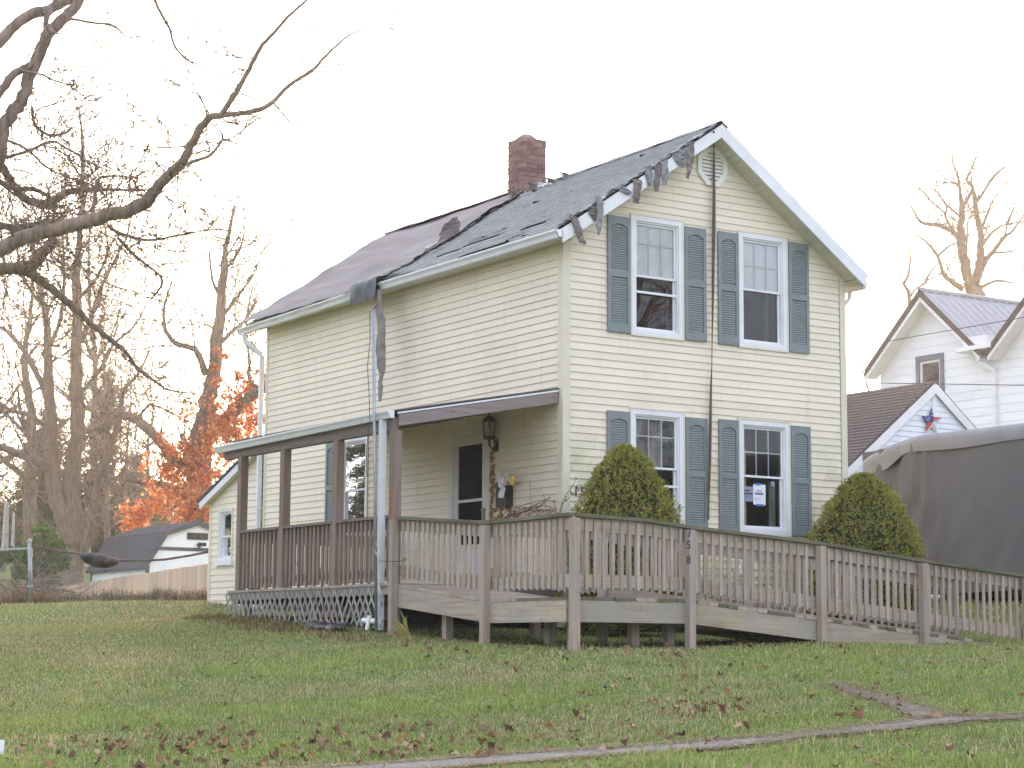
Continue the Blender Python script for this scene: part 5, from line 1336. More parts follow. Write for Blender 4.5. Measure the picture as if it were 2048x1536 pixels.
for k in (-1,1): mb = MB(); mb.box(SX+k*.11-.012,SX+k*.11+.012,SY-.036,SY-.031,SZ-.545,SZ-.375); part('muntin', mb, SHED_T, sw)
mb = MB(); mb.lathe((SX+.03,SY-.10,SZ-.80), [(.03,0),(.06,.05),(.09,.10),(.03,.16)], 8); mb.tube([(SX+.03,SY-.1,SZ-.70),(SX+.2,SY-.2,SZ-.70)],.05,8); part('flood_light', mb, DARKM, shed)
mb = MB(); mb.box(SX-.85,SX+1.0,SY-.03,SY-.003,1.3,SE-.12); dd = part('door', mb, SHED_T, shed)
mb = MB(); mb.box(SX-.74,SX+.9,SY-.036,SY-.031,1.3,SE-.22); part('door_panel', mb, SHED_W, dd)

pf = thing('picket_fence', 'new tan cedar board fence running behind the low rise', 'fence', tuple(at(300,1200,50)))
FA, FB = at(419,1127,45), at(112,1174,55); n = int(np.hypot(*(FB-FA)[:2])/.146)
fd = (FB-FA)/n; ang = math.atan2(fd[1], fd[0]); mb = MB(); mb.box(0,.134,-.009,.009,-1.95,0); pk = mb.mesh('picket', W_PICKET)
for i in range(n):
    p = FA+fd*i; part('picket', pk, None, pf, (p[0],p[1],p[2]+random.uniform(-.012,.012)), rot=(0,0,ang+random.uniform(-.012,.012)))
for h in (.25,.95,1.65): mb = MB(); mb.beam(FA+np.array([.05,.08,-h]), FB+np.array([.05,.08,-h]), .04, .09); part('fence_rail', mb, W_PICKET, pf)

cf = thing('chain_link_fence', 'sagging rusty chain link fence with a steel end post', 'fence', tuple(at(62,1213,37.5)))
PB, PT = at(62,1214,37.5), at(59.5,1083,37.4)
mb = MB(); mb.tube([PB-np.array([0,0,.1]), PT], .040, 12); part('post', mb, GALV, cf, smooth=True)
mb = MB(); mb.lathe(PT-np.array([0,0,.0]), [(.046,-.02),(.046,.01),(.035,.035),(.012,.05)], 12); part('post_cap', mb, GALV, cf, smooth=True)
for v in (1102,1110,1172):
    q = at(60.5,v,37.42); mb = MB(); mb.tube([q-np.array([0,0,.03]), q+np.array([0,0,.03])], .048, 12); part('clamp', mb, GALV, cf)
rl = [at(-220,1104,37.3), at(0,1100,37.4), at(57,1097,37.45)]; mb = MB(); mb.tube(rl, .022, 8); part('top_rail', mb, GALV, cf)
SAG = [(64,1091),(100,1099),(150,1107),(200,1116),(240,1121),(290,1121),(330,1119),(380,1111),(425,1102),(470,1093)]
sg_pts = [at(u,v,37.4-1.9*(u-64)/406) for u, v in SAG]; mb = MB(); mb.tube(sg_pts, .021, 8); part('top_rail', mb, RUST, cf, smooth=True)
mb = MB(); cell = .055                              # woven mesh, as crossing wires
def fence_mesh(top_f, s0, s1, base_f, Pf):
    s = s0-1.4
    while s < s1:
        for sg in (1,-1):
            a0 = s if sg > 0 else s+1.3; pts_ = []
            for k in range(25):
                q = a0+sg*1.3*k/24; z = k/24
                if s0 <= q <= s1: pts_.append(Pf(q, z))
            if len(pts_) > 1: mb.tube(pts_, .0014, 3, False)
        s += cell*1.25
def Pf1(q, z):
    u = q; t = at(u, np.interp(u, [a for a,_ in SAG],[b for _,b in SAG]), 37.4-1.9*(u-64)/406); b = at(u, 1208, 37.4-1.9*(u-64)/406); return b+(t-b)*z
s_ = 64
while s_ < 470:
    for sg in (1,-1):
        pts_ = [Pf1(min(470,max(64,s_+sg*95*(k/12-.5))), k/12) for k in range(13) if 64 <= s_+sg*95*(k/12-.5) <= 470]
        if len(pts_) > 1: mb.tube(pts_, .0014, 3, False)
    s_ += 7.5
def Pf2(u, z): t = at(u, 1099, 37.4); b = at(u, 1212, 37.4); return b+(t-b)*z
s_ = -120
while s_ < 60:
    for sg in (1,-1):
        pts_ = [Pf2(s_+sg*95*(k/12-.5), k/12) for k in range(13) if -120 <= s_+sg*95*(k/12-.5) <= 60]
        if len(pts_) > 1: mb.tube(pts_, .0014, 3, False)
    s_ += 7.5
part('chain_mesh', mb, GALV, cf, kind='stuff')
P = []; rr = random.Random(4)                       # dark cloth thrown over the sagging rail
top_px = [(160,1108),(185,1108),(205,1111),(222,1116),(238,1121)]; bot_px = [(162,1116),(175,1128),(195,1134),(215,1136),(236,1128)]
for i in range(15):
    f = i/14*4; u0 = np.interp(f, range(5), [p[0] for p in top_px]); v0 = np.interp(f, range(5), [p[1] for p in top_px]); u1 = np.interp(f, range(5), [p[0] for p in bot_px]); v1 = np.interp(f, range(5), [p[1] for p in bot_px])
    row = []
    for j in range(9):
        q = j/8; D = 37.4-1.9*(u0-64)/406-.05-.16*math.sin(q*3.0)+.05*math.sin(i*1.5+q*3); 
        if q < .2: D += .10*(1-q/.2)
        row.append(at(u0+(u1-u0)*q, v0+(v1-v0)*q-1, D))
    P.append(row)
o = single('dark_cloth', MB().grid(P), pmat('dark_green_cloth',(.014,.018,.018),(.007,.009,.009),6,rough=.8), 'dark green cloth slung over the sagging chain link rail', 'cloth', smooth=True)
o.modifiers.new('thickness','SOLIDIFY').thickness = .02

# cemetery on the rise
for k, (u, vt, vb, D, w, lab) in enumerate([(10,1000,1092,92,11,'pale stone obelisk at the left edge behind the fence'),(25,1022,1098,96,6,'slim pale obelisk right of the larger one at the left edge')]):
    b, t_ = at(u, vb, D), at(u, vt, D); b[2] = min(b[2], gz(b[0],b[1])-.02) if abs(b[2]-gz(b[0],b[1])) < 2 else b[2]
    ob = thing('obelisk', lab, 'obelisk', tuple(b), 'obelisks in the cemetery'); r = w*D/FPX/2; H = t_[2]-b[2]
    mb = MB(); mb.box(b[0]-r*1.9,b[0]+r*1.9,b[1]-r*1.9,b[1]+r*1.9,b[2]-.6,b[2]+H*.10); mb.box(b[0]-r*1.4,b[0]+r*1.4,b[1]-r*1.4,b[1]+r*1.4,b[2]+H*.10,b[2]+H*.2); part('plinth', mb, STONE, ob)
    mb = MB(); z0, z1 = b[2]+H*.2, b[2]+H*.93; R0, R1 = r, r*.65
    mb.hexa([(b[0]-R0,b[1]-R0,z0),(b[0]+R0,b[1]-R0,z0),(b[0]+R0,b[1]+R0,z0),(b[0]-R0,b[1]+R0,z0),(b[0]-R1,b[1]-R1,z1),(b[0]+R1,b[1]-R1,z1),(b[0]+R1,b[1]+R1,z1),(b[0]-R1,b[1]+R1,z1)])
    for i in range(4):
        c4 = [(-R1,-R1),(R1,-R1),(R1,R1),(-R1,R1)]; p, q = c4[i], c4[(i+1)%4]; mb.poly([(b[0]+p[0],b[1]+p[1],z1),(b[0]+q[0],b[1]+q[1],z1),(b[0],b[1],t_[2])])
    part('shaft', mb, STONE, ob)
for u, vb, D, w, h, lab in [(3,1141,72,12,18,'dark gravestone at the far left edge behind the fence'),(27,1141,74,12,15,'squat dark gravestone left of the steel fence post'),(175,1100,88,9,16,'pale pointed gravestone to the right of the forked tree')]:
    b = at(u, vb, D); r = w*D/FPX/2; H = h*D/FPX; g0 = min(b[2], gz(b[0],b[1])); mb = MB()
    prof = [(-r,0),(r,0),(r,H*.75),(r*.5,H*.95),(0,H),(-r*.5,H*.95),(-r,H*.75)]
    mb.prism([(b[0]+RT[0]*a, b[1]+RT[1]*a, b[2]+z if z else g0-.2) for a, z in prof], (FW[0]*.2, FW[1]*.2, 0))
    single('gravestone', mb, STONE if u > 100 else pmat('dark_gravestone',(.16,.15,.16),(.11,.10,.11),6,rough=.8), lab, 'gravestone', 'gravestones in the cemetery')

# ------------------------------------------------------------------ bare trees
def smooth_pts(P, R, k=4):
    P = np.array(P, float); R = np.array(R, float); n = len(P); out = []; ro = []
    for i in range(n-1):
        p0, p1, p2, p3 = P[max(i-1,0)], P[i], P[i+1], P[min(i+2,n-1)]
        for j in range(k):
            t = j/k; out.append(.5*((2*p1)+(-p0+p2)*t+(2*p0-5*p1+4*p2-p3)*t*t+(-p0+3*p1-3*p2+p3)*t**3)); ro.append(R[i]+(R[i+1]-R[i])*t)
    out.append(P[-1]); ro.append(R[-1]); return np.array(out), np.array(ro)
def pu(p):
    d = np.array(p)-CAM; return 1024+FPX*(d@R2)/(d@FW)
def tree(name, label, base, limbs, D, seed, bark=BARK, tw=1.0, twl=.9, depth=2, group=None, min_i=0, sides=9, twr=.010, kids=(2,4), up=.25, rm=.0002):
    """limbs: list of (pixel polyline with radius in px, depth offset along the limb)"""
    rr = random.Random(seed); t = thing(name, label, 'tree', tuple(base), group); tm = MB()
    for li, lm_ in enumerate(limbs):
        pl, dd = lm_[:2]; tsc = lm_[2] if len(lm_) > 2 else 1.0
        n = len(pl); P = []; R = []
        for i, q in enumerate(pl):
            dep = D+dd*i/max(1, n-1); P.append(at(q[0], q[1], dep)); R.append(max(.006, q[2]*dep/FPX))
        P, R = smooth_pts(P, R, 4)
        for i in range(1, len(P)-1): P[i] += np.array([rr.gauss(0,.25), rr.gauss(0,.25), rr.gauss(0,.2)])*R[i]*.5
        R2_ = R*np.array([1+rr.uniform(-.035,.035) for _ in R])
        mb = MB(); mb.tube(P, R2_, sides if R[0] > .08 else 6, True)
        part('trunk' if li == 0 else 'limb', mb, bark, t, smooth=True)
        if li < min_i: continue
        seg = np.linalg.norm(np.diff(P, axis=0), axis=1); acc = 0
        for i in range(len(seg)):
            acc += seg[i]*tw*tsc*(1.0 if R[i] < .15 else .45)
            while acc > .22:
                acc -= .22
                if pu(P[i]) < -60: continue
                if rr.random() < .75:
                    e = (P[i+1]-P[i]); e /= np.linalg.norm(e)+1e-9; w = e*.5+np.array([rr.gauss(0,.7), rr.gauss(0,.7), rr.gauss(up,.6)]); w /= np.linalg.norm(w)
                    twig(tm, P[i].copy(), w, twl*rr.uniform(.5,1.4), min(twr, max(.004, R[i]*.4)), depth, rr, up, kids, D*rm)
    if tm.f: part('twigs', tm, TWIG, t, kind='stuff')
    return t
def px(l, s=1.0, ox=0, oy=0):
    return [(ox+a/s, oy+b/s, r) for a, b, r in l]

# the big tree whose limbs reach in from the upper left
BIG = [
 ([(-330,1290,95),(-330,1050,80),(-310,800,70),(-270,650,55),(-200,570,40),(-110,530,26),(-20,507,17),(47,478,15),(137,453,15),(215,430,14),(281,412,13),(312,378,12),(344,343,10),(367,322,9.5),(387,281,8.5),(414,238,7.5),(441,231,7)],-2.0),
 ([(441,231,6),(473,184,5.5),(498,138,5),(520,98,4.2),(548,65,3.5),(585,25,2.8),(620,-5,2.2)],-.6),
 ([(441,231,6),(512,222,5.2),(545,204,4.6),(580,169,4),(625,140,3.5),(663,100,2.6),(700,70,1.9),(735,55,1.2)],.4),
 ([(545,204,2.2),(580,245,1.6),(610,285,1.1),(630,305,.8)],0),
 ([(480,187,2),(512,197,1.6),(550,207,1.2)],.2),
 ([(-110,560,22),(-40,545,15),(0,538,13),(62,530,12),(90,503,11),(108,478,11)],-.3),
 ([(-280,640,40),(-160,470,24),(-60,390,17),(-8,335,14),(4,265,14),(23,226,13.5),(43,203,13),(58,156,12.5),(78,105,12.5),(97,66,12),(121,43,11.5),(144,20,11),(175,-30,10)],.5),
 ([(-140,190,20),(-60,125,14),(-5,85,12),(23,58,11),(58,31,11),(97,19,10.5),(137,-2,10),(170,-25,9)],.6),
 ([(-60,240,12),(-5,190,9),(23,152,8.5),(47,137,8),(66,126,7)],.2),
 ([(105,68,6),(92,43,5),(101,23,5),(114,-6,4.5)],.2),
 ([(-60,290,12),(-2,328,9),(20,359,8.5),(43,390,8.5),(78,408,8.5),(113,398,8),(133,385,7),(184,379,4.5),(219,379,3.2),(290,381,2)],1.0),
 ([(-40,352,6),(0,363,5.5),(23,375,5.5),(70,379,5),(101,395,4.5)],.3),
 ([(-50,450,9),(0,453,7.5),(39,455,7),(86,449,6),(129,438,5)],.4),
 ([(12,316,3.5),(58,301,3.2),(105,283,2.8),(133,297,2.4),(156,309,2),(180,330,1.4)],.3),
 ([(16,281,3),(58,301,2.8),(90,332,2.4),(129,352,1.8),(165,362,1.2)],.4),
 ([(64,215,3.4),(70,250,3.2),(98,270,2.8),(129,266,2.6),(145,254,2.2)],.2),
 ([(137,37,3),(184,45,2.6),(227,51,2.2),(254,74,1.6),(289,74,1.1),(332,94,.7)],.3),
 ([(300,-25,3.2),(309,0,3),(324,31,2.9),(340,59,2.6),(348,90,2.4),(371,117,2.1),(395,129,1.8),(422,145,1.2)],.2),
 ([(367,332,4),(395,320,3.6),(422,309,3.2),(445,277,2.6),(438,260,1.6)],.2),
 ([(445,277,1.8),(477,289,1.3),(488,312,.9)],.1),
 ([(0,535,9),(40,542,9),(66,552,9),(102,577,8.5),(133,603,8),(168,634,7),(213,674,6),(248,701,5),(275,736,4.2),(310,763,3.2),(337,780,2.2),(390,787,1.2)],.8),
 ([(215,452,4),(250,470,3.4),(300,480,2.6),(350,472,2),(420,460,1.3),(470,462,.8)],.5),
 ([(235,475,3.5),(280,520,3),(325,560,2.4),(300,600,1.6)],.5),
 ([(178,446,5),(190,400,3.6),(195,360,3),(222,352,2.4),(262,356,1.8),(276,380,1.3)],.3),
 ([(40,140,2.5),(85,150,2.2),(120,165,1.6),(160,170,1)],.2),
]
for k_ in (1,2,3,4,6,7,8,9,16,17,18,19): BIG[k_] = (*BIG[k_][:2], .16)
BIG[20] = (*BIG[20][:2], .5)
tree('bare_tree', 'huge bare tree at the left edge with one long limb arching towards the roof', at(-330,1290,24.5), BIG, 24.5, 11, tw=3.2, twl=.78, depth=2, sides=11, twr=.011, kids=(2,4), up=.0, rm=.00029)

FORK = [
 ([(140,1185,32),(140,1120,28),(143,1081,26),(130,1041,21),(113,993,18),(104,949,16),(102,860,13),(97,771,10),(95,683,8),(89,616,6),(75,560,4),(60,480,2.5)],0),
 ([(150,1085,22),(148,1030,18),(143,971,17),(151,904,16),(155,838,15),(151,749,12.5),(155,639,10.5),(153,550,8),(160,470,5.5),(165,390,4.5),(165,290,3.6),(158,215,1.5)],0),
 ([(160,1120,12),(177,1073,9.5),(190,993,9),(213,918,8),(239,838,6.5),(248,780,4.5),(275,749,3),(300,700,1.8)],-1),
 ([(98,800,7),(70,740,6),(40,690,5),(10,660,4),(-30,640,3)],1),
 ([(104,930,9),(70,920,8),(30,905,8),(-10,890,7),(-60,880,6)],-1.5),
 ([(153,700,6),(180,640,5),(200,580,4),(230,520,3),(255,470,2),(262,420,1.2)],1),
 ([(96,700,5),(120,640,4),(128,560,3.2),(125,480,2.4),(118,400,1.6)],.5),
 ([(152,600,4),(190,560,3.4),(215,500,2.6),(205,430,1.8)],-.5),
 ([(100,860,5),(60,830,5),(20,820,4.5),(-20,790,4)],1),
 ([(160,790,5),(200,740,4),(225,690,3.2),(270,650,2.2),(300,590,1.4)],.5),
 ([(90,620,3.5),(50,560,3),(30,480,2.2),(20,420,1.4)],.5),
 ([(162,440,3),(200,400,2.4),(240,370,1.7),(250,330,1)],.4),
 ([(165,360,2.6),(140,320,2),(120,290,1.4)],.2),
]
tree('bare_tree', 'tall forked pale bare tree rising behind the left end of the board fence', at(140,1175,62), FORK, 62, 12, BARK2, tw=.8, twl=2.1, depth=3, sides=10, twr=.034, kids=(2,3))

ORNG = [
 ([(405,1150,34),(402,1090,30),(399,1037,28),(394,971,27),(399,904,25),(412,833,20),(421,771,14.5),(434,683,12.5),(443,594,9.5),(447,530,7.5),(455,480,5),(470,410,2.5)],0),
 ([(405,900,16),(430,850,14),(461,833,12),(500,794,10),(530,775,8.5),(575,735,6)],-2),
 ([(412,749,7.5),(390,700,6.5),(354,687,5.5),(332,661,4.4),(328,616,3),(345,560,1.8)],0),
 ([(385,945,14),(350,918,11.5),(319,882,11),(288,851,10.5),(261,833,9.5),(230,836,8),(195,856,6.5),(168,864,5.5),(150,872,4)],1.5),
 ([(437,690,5),(468,660,4.2),(490,640,3.2),(515,600,2)],.5),
 ([(444,600,4),(425,560,3),(418,500,2)],.2),
 ([(440,640,4),(470,600,3),(500,560,2),(520,520,1.1)],-.5),
 ([(275,840,3),(300,810,2.8),(330,820,2.2),(380,845,1.3)],.3),
 ([(392,985,9),(350,975,7),(310,965,6),(250,960,4.5),(200,950,3)],2),
 ([(370,930,6),(372,890,5),(364,866,4)],0),
 ([(450,540,3),(480,500,2.2),(490,450,1.3)],.2),
]
orange = tree('oak_tree', 'oak with glowing orange leaves clinging round its trunk behind the shed', at(405,1150,66), ORNG, 66, 13, BARK, tw=.9, twl=1.9, depth=2, sides=10, twr=.034, kids=(2,4))
rr = np.random.default_rng(3)
def leaf_cloud(name, specs, D, size, cols, parent=None, kind='stuff', mat=LEAFM, seed=1):
    "specs: (u, v, radius px, count) clouds of leaf faces"
    rr = np.random.default_rng(seed); V = []; col = []
    for u, v, r, n in specs:
        c = at(u, v, D); R = r*D/FPX; nc = max(3, n//26); cl = rr.normal(0,.5,(nc,3))*R; cl[:,2] *= .9
        k = rr.integers(0, nc, n); p = c+cl[k]+rr.normal(0,.16,(n,3))*R
        a = rr.normal(0,1,(n,3)); a /= np.linalg.norm(a,axis=1)[:,None]; b = np.cross(a, rr.normal(0,1,(n,3))); b /= np.linalg.norm(b,axis=1)[:,None]
        s = size*rr.uniform(.6,1.4,(n,1)); V.append(np.stack([p-a*s, p+b*s*.5, p+a*s, p-b*s*.5],1))
        cc = np.array(cols)[rr.integers(0,len(cols),n)]*rr.uniform(.75,1.2,(n,1)); col.append(np.repeat(cc[:,None],4,1))
    V = np.concatenate(V).reshape(-1,3); col = np.concatenate(col).reshape(-1,3)
    return np_mesh(name, V, np.arange(len(V)).reshape(-1,4), col, mat)
OC = [(.72,.26,.10),(.62,.20,.08),(.78,.33,.14),(.60,.20,.09),(.85,.52,.28)]
OS = [(400,980,80,1500),(370,900,50,600),(420,860,55,700),(330,1000,60,800),(470,840,48,650),(505,800,42,600),(300,1035,48,550),(405,1040,70,900),(520,770,36,420),(440,760,30,260),(475,890,40,420),(350,950,50,600),(280,1075,34,300),(500,850,45,420),(425,930,50,600),(530,830,30,250),(450,700,18,80)]
part('orange_leaves', leaf_cloud('orange_leaves', [(u,v,r*1.05,int(n*.6)) for u,v,r,n in OS], 65.0, .095, OC, mat=LEAFO, seed=4), None, orange, kind='stuff')

BGT = [
 ('broad bare tree left of the forked one beyond the fence', 60, 1120, 17, 560, 78, 21), ('thin bare tree at the extreme left behind the obelisk', -20, 1120, 12, 480, 84, 22),
 ('slender bare tree just right of the forked trunk', 215, 1150, 7, 560, 86, 23), ('spindly bare sapling between the forked tree and the orange oak', 300, 1150, 5, 700, 80, 24),
 ('pale bare tree right of the orange oak against the house', 500, 1150, 8, 560, 84, 25), ('short bare thicket tree left of the shed', 250, 1150, 6, 760, 90, 26),
 ('distant bare tree behind the fork with a high crown', 190, 1130, 10, 420, 98, 28)]
for lab, u, v, r, vt, D, seed in BGT:
    rr_ = random.Random(seed); limbs = []; H = v-vt
    tr = [(u+rr_.uniform(-6,6)*i/3+rr_.uniform(-3,3), v-H*i/7, r*(1-.85*i/7)) for i in range(8)]; limbs.append((tr, 0))
    for k in range(11):
        i = rr_.randint(2,6); q = tr[i]; sg = rr_.choice((-1,1)); ln = H*rr_.uniform(.16,.34)*(1-.05*i); a = rr_.uniform(.35,1.1); rad = q[2]*rr_.uniform(.4,.65)
        pl = [(q[0], q[1], rad)]
        for j in range(1,5): a += rr_.uniform(.0,.16); pl.append((pl[-1][0]+sg*ln/4*math.cos(a), pl[-1][1]-ln/4*math.sin(a), rad*(1-.2*j)))
        limbs.append((pl, rr_.uniform(-3,3)))
    tree('bare_tree', lab, at(u,v,D), limbs, D, seed, BARK, tw=.45, twl=2.2, depth=2, sides=7, twr=.034, kids=(2,4), group='background trees on the left')

s8 = 4.519; RTX = lambda l: [(a, b, r*1.3) for a, b, r in px(l, s8, 1780, 280)]
RGT = [
 (RTX([(770,2200,20),(770,1750,16),(772,1420,13.5),(760,1290,13)]),0),
 (RTX([(755,1330,9),(715,1300,8.5),(690,1180,8.5),(668,1080,8),(650,1000,7.5),(642,850,6.2),(650,700,5),(650,580,4.4),(632,470,2.6),(620,350,1.8),(570,210,1.4),(565,100,.7)]),0),
 (RTX([(768,1280,8.5),(800,1150,7),(818,1000,6),(822,850,5),(790,700,4.2),(772,570,3.6),(752,450,3),(735,385,2),(738,335,1)]),0),
 (RTX([(625,890,5),(590,850,4.6),(540,810,4),(430,770,3.4),(360,762,3),(280,740,2.4),(215,640,1.6),(160,550,.9)]),-1),
 (RTX([(605,880,3),(540,770,2.6),(500,680,2.2),(510,600,1.8),(430,480,1.2),(390,420,.7)]),.5),
 (RTX([(505,670,1.8),(370,550,1.5),(300,470,1.3),(210,395,.8)]),.5),
 (RTX([(640,690,2.4),(570,640,2),(490,560,1.5),(400,430,.8)]),-.5),
 (RTX([(655,600,3),(710,520,2.6),(742,430,2.4),(690,360,2.2),(740,290,1.2)]),.3),
 (RTX([(690,345,1.6),(760,200,1.2),(790,150,.7)]),.2),
 (RTX([(772,580,2.2),(840,480,2),(930,340,2.4),(1040,240,1.2)]),.4),
 (RTX([(822,800,2.6),(870,700,2),(930,540,1.4),(1010,465,.7)]),-.4),
 (RTX([(840,950,2.8),(900,860,2.2),(1000,780,1.7),(1130,750,1.6),(1260,735,1.2)]),.6),
 (RTX([(815,1190,5),(870,1080,4.2),(940,1000,3.6),(1040,870,2.6),(1110,820,1.8),(1250,620,1)]),-.6),
 (RTX([(940,1020,2),(1100,1005,1.4),(1170,960,.7)]),.3),
 (RTX([(815,1345,3),(900,1290,2.6),(1000,1270,2),(1120,1290,1.2),(1240,1240,.7)]),.3),
 (RTX([(660,1350,5),(560,1280,4.2),(480,1200,3.4),(430,1050,2.4),(330,920,1.8),(270,880,1.4),(180,780,.8)]),-.5),
 (RTX([(430,1050,2),(530,960,1.7),(600,930,1)]),.2),
 (RTX([(690,1060,2),(700,800,1.2),(730,640,.7)]),.2),
 (RTX([(1035,870,1.6),(1060,770,1.5),(1090,690,1.8),(1130,570,.8)]),.2),
]
tree('bare_tree', 'bare spreading tree rising behind the white house on the right', at(1950,700,78), RGT, 78, 31, BARK2, tw=.8, twl=1.5, depth=2, sides=9, twr=.036, kids=(1,3))
RG2 = [(RTX([(185,2000,5),(180,1430,3.4),(128,1310,2.6),(165,1220,2),(182,1080,1.7),(180,900,.8)]),0), (RTX([(128,1310,1.7),(70,1230,1.2),(25,1140,.7)]),0), (RTX([(180,1420,2),(230,1350,1.6),(320,1290,2.2),(350,1220,1.8),(440,1100,1.2)]),0), (RTX([(330,1290,1.6),(290,1200,1),(310,1040,.6)]),0)]
tree('bare_tree', 'small bare tree just left of the metal roof peak', at(1820,700,74), RG2, 74, 32, BARK2, tw=.3, twl=.7, depth=1, sides=6, twr=.024, kids=(1,3))
RG3 = [([(1745,900,3),(1738,790,2.2),(1722,730,1.6),(1712,700,1.2),(1700,672,.8)],0), ([(1738,780,1.2),(1718,752,.9),(1705,735,.6)],0), ([(1712,700,.8),(1724,690,.5)],0)]
tree('bare_sapling', 'thin bare sapling between the yellow house and the garage', at(1745,900,60), RG3, 60, 33, BARK2, tw=.3, twl=.5, depth=1, sides=5, twr=.014, kids=(1,2))

def yard_tree(label, x, y, H, seed, r0=.28):
    rr = random.Random(seed); z = gz(x, y); t = thing('bare_tree', label, 'tree', (x, y, z)); tm = MB()
    P = [np.array([x+rr.gauss(0,.15)*i, y+rr.gauss(0,.15)*i, z-.1+H*i/8]) for i in range(9)]; mb = MB(); mb.tube(P, [r0*(1-.1*i) for i in range(9)], 8); part('trunk', mb, BARK, t, smooth=True)
    for k in range(16):
        i = rr.randint(2,7); a = rr.uniform(0,6.283); d = np.array([math.cos(a), math.sin(a), rr.uniform(.4,1.2)]); d /= np.linalg.norm(d); ln = H*rr.uniform(.2,.4); q = [P[i]]
        for j in range(5): d = d+np.array([rr.gauss(0,.2), rr.gauss(0,.2), .12]); d /= np.linalg.norm(d); q.append(q[-1]+d*ln/5)
        mb = MB(); mb.tube(q, [r0*.42*(1-.16*j) for j in range(6)], 6); part('limb', mb, BARK, t, smooth=True)
        for j in range(1,6):
            for m_ in range(3):
                w = np.array([rr.gauss(0,.7), rr.gauss(0,.7), rr.gauss(.4,.5)]); w /= np.linalg.norm(w); twig(tm, q[j], w, rr.uniform(1.2,2.6), .03, 2, rr, .3, (2,3), .008)
    part('twigs', tm, TWIG, t, kind='stuff')
for i, (x, y, H) in enumerate([(-19,35,15),(-27,50,17),(-13,47,13)]): yard_tree('bare yard tree mirrored in the porch side window, %s' % ['nearest the fence','farthest back','middle one'][i], x, y, H, 60+i)
for i, (x, y, H) in enumerate([(22,-31,17),(33,-43,19),(14,-27,15)]): yard_tree('bare street tree mirrored in the front windows, %s' % ['middle one','farthest down the street','nearest the corner'][i], x, y, H, 70+i, .33)

# evergreens and thicket beyond the fence
def conifer(label, u, vb, vt, D, seed, rad, b=None, H=None):
    if b is None: b = at(u, vb, D); H = at(u, vt, D)[2]-b[2]
    t = thing('spruce_tree', label, 'tree', tuple(b), 'evergreens beyond the fence'); mb = MB(); mb.tube([b, b+np.array([0,0,H])], [.22,.03], 7); part('trunk', mb, BARK, t)
    rr = np.random.default_rng(seed); V = []; col = []; R = rad
    nb_ = 120; 
    for i in range(nb_):
        h = .12+.86*i/nb_; ln = R*(1-h)*rr.uniform(.7,1.15)+.15; a = rr.uniform(0,6.283); p0 = b+np.array([0,0,h*H]); d = np.array([math.cos(a), math.sin(a), -.18])
        n = int(60*ln)+12; f = rr.random(n); p = p0+d*ln*f[:,None]+np.array([0,0,-.25])*((f**2)[:,None])*ln+rr.normal(0,.10,(n,3)); 
        q = rr.normal(0,1,(n,3)); q[:,2] = q[:,2]*.4-.7; q /= np.linalg.norm(q,axis=1)[:,None]; s = np.cross(q, rr.normal(0,1,(n,3))); s /= np.linalg.norm(s,axis=1)[:,None]; L_ = rr.uniform(.18,.4,(n,1))
        V.append(np.stack([p-s*.035, p+s*.035, p+q*L_],1)); col.append(np.repeat((np.array([.040,.052,.024])*rr.uniform(.6,1.4,(n,1)))[:,None],3,1))
    V = np.concatenate(V).reshape(-1,3); col = np.concatenate(col).reshape(-1,3)
    part('crown', np_mesh('crown', V, np.arange(len(V)).reshape(-1,3), col, NEEDLE), None, t, kind='stuff')
conifer('dark ragged spruce just right of the forked tree', 205, 1150, 720, 92, 1, 4.2)
conifer('dark spruce behind the forked tree at its left', 85, 1120, 800, 100, 2, 4.5)
conifer('lower dark spruce near the orange oak', 268, 1150, 900, 104, 3, 3.6)
for i, (x, y, H) in enumerate([(-17,31,9),(-22,36,11),(-29,43,7.5),(-21,43,12),(-12,38,6)]): conifer('yard evergreen mirrored in the porch side window, %s' % ['nearest','second','low wide one','tallest','small one by the fence'][i], 0,0,0,0, 40+i, 2.6, np.array([x, y, gz(x,y)]), H)  # unseen evergreens, added so the side window reflects dark masses
TH = [(u, v, 46, 330) for u in range(-120, 560, 42) for v in (1075, 1040)]+[(u+20, 1000, 46, 170) for u in range(-120, 560, 60)]
rs = random.Random(2); TH = [(u+rs.uniform(-15,15), v+rs.uniform(-18,12), r*rs.uniform(.7,1.3), n) for u, v, r, n in TH]
me = leaf_cloud('thicket', TH, 118, .17, [(.16,.13,.075),(.11,.10,.05),(.20,.14,.085),(.085,.085,.04),(.15,.11,.07)], seed=8)
o = bpy.data.objects.new('distant_thicket', me); C.objects.link(o); o['kind'] = 'stuff'
mb = MB(); rs = random.Random(5)
for k in range(420):
    u, v = rs.uniform(-150,560), rs.uniform(1050,1110); D = rs.uniform(108,130); p = at(u, v, D); twig(mb, p-np.array([0,0,1.5]), np.array([rs.gauss(0,.25), rs.gauss(0,.25), 1.0]), rs.uniform(2.5,6.5), rs.uniform(.015,.04), 2, rs, .4, (2,3))
stuff('distant_brush', mb, TWIG)
bush = thing('green_bush', 'fresh green evergreen bush behind the chain link fence post', 'bush', tuple(at(85,1165,52)))
part('foliage', leaf_cloud('foliage', [(85,1100,36,1500),(65,1125,34,1100),(112,1110,26,800),(105,1135,24,700),(45,1118,22,500),(20,1120,22,350),(80,1150,28,600)], 52, .075, [(.085,.15,.045),(.06,.115,.035),(.11,.18,.055)], seed=6), None, bush, kind='stuff')
mb = MB(); b = at(85,1170,52); [mb.tube([b, b+np.array([random.uniform(-.3,.3), random.uniform(-.2,.2), .9])], [.03,.012], 5) for k in range(5)]; part('stem', mb, BARK, bush)

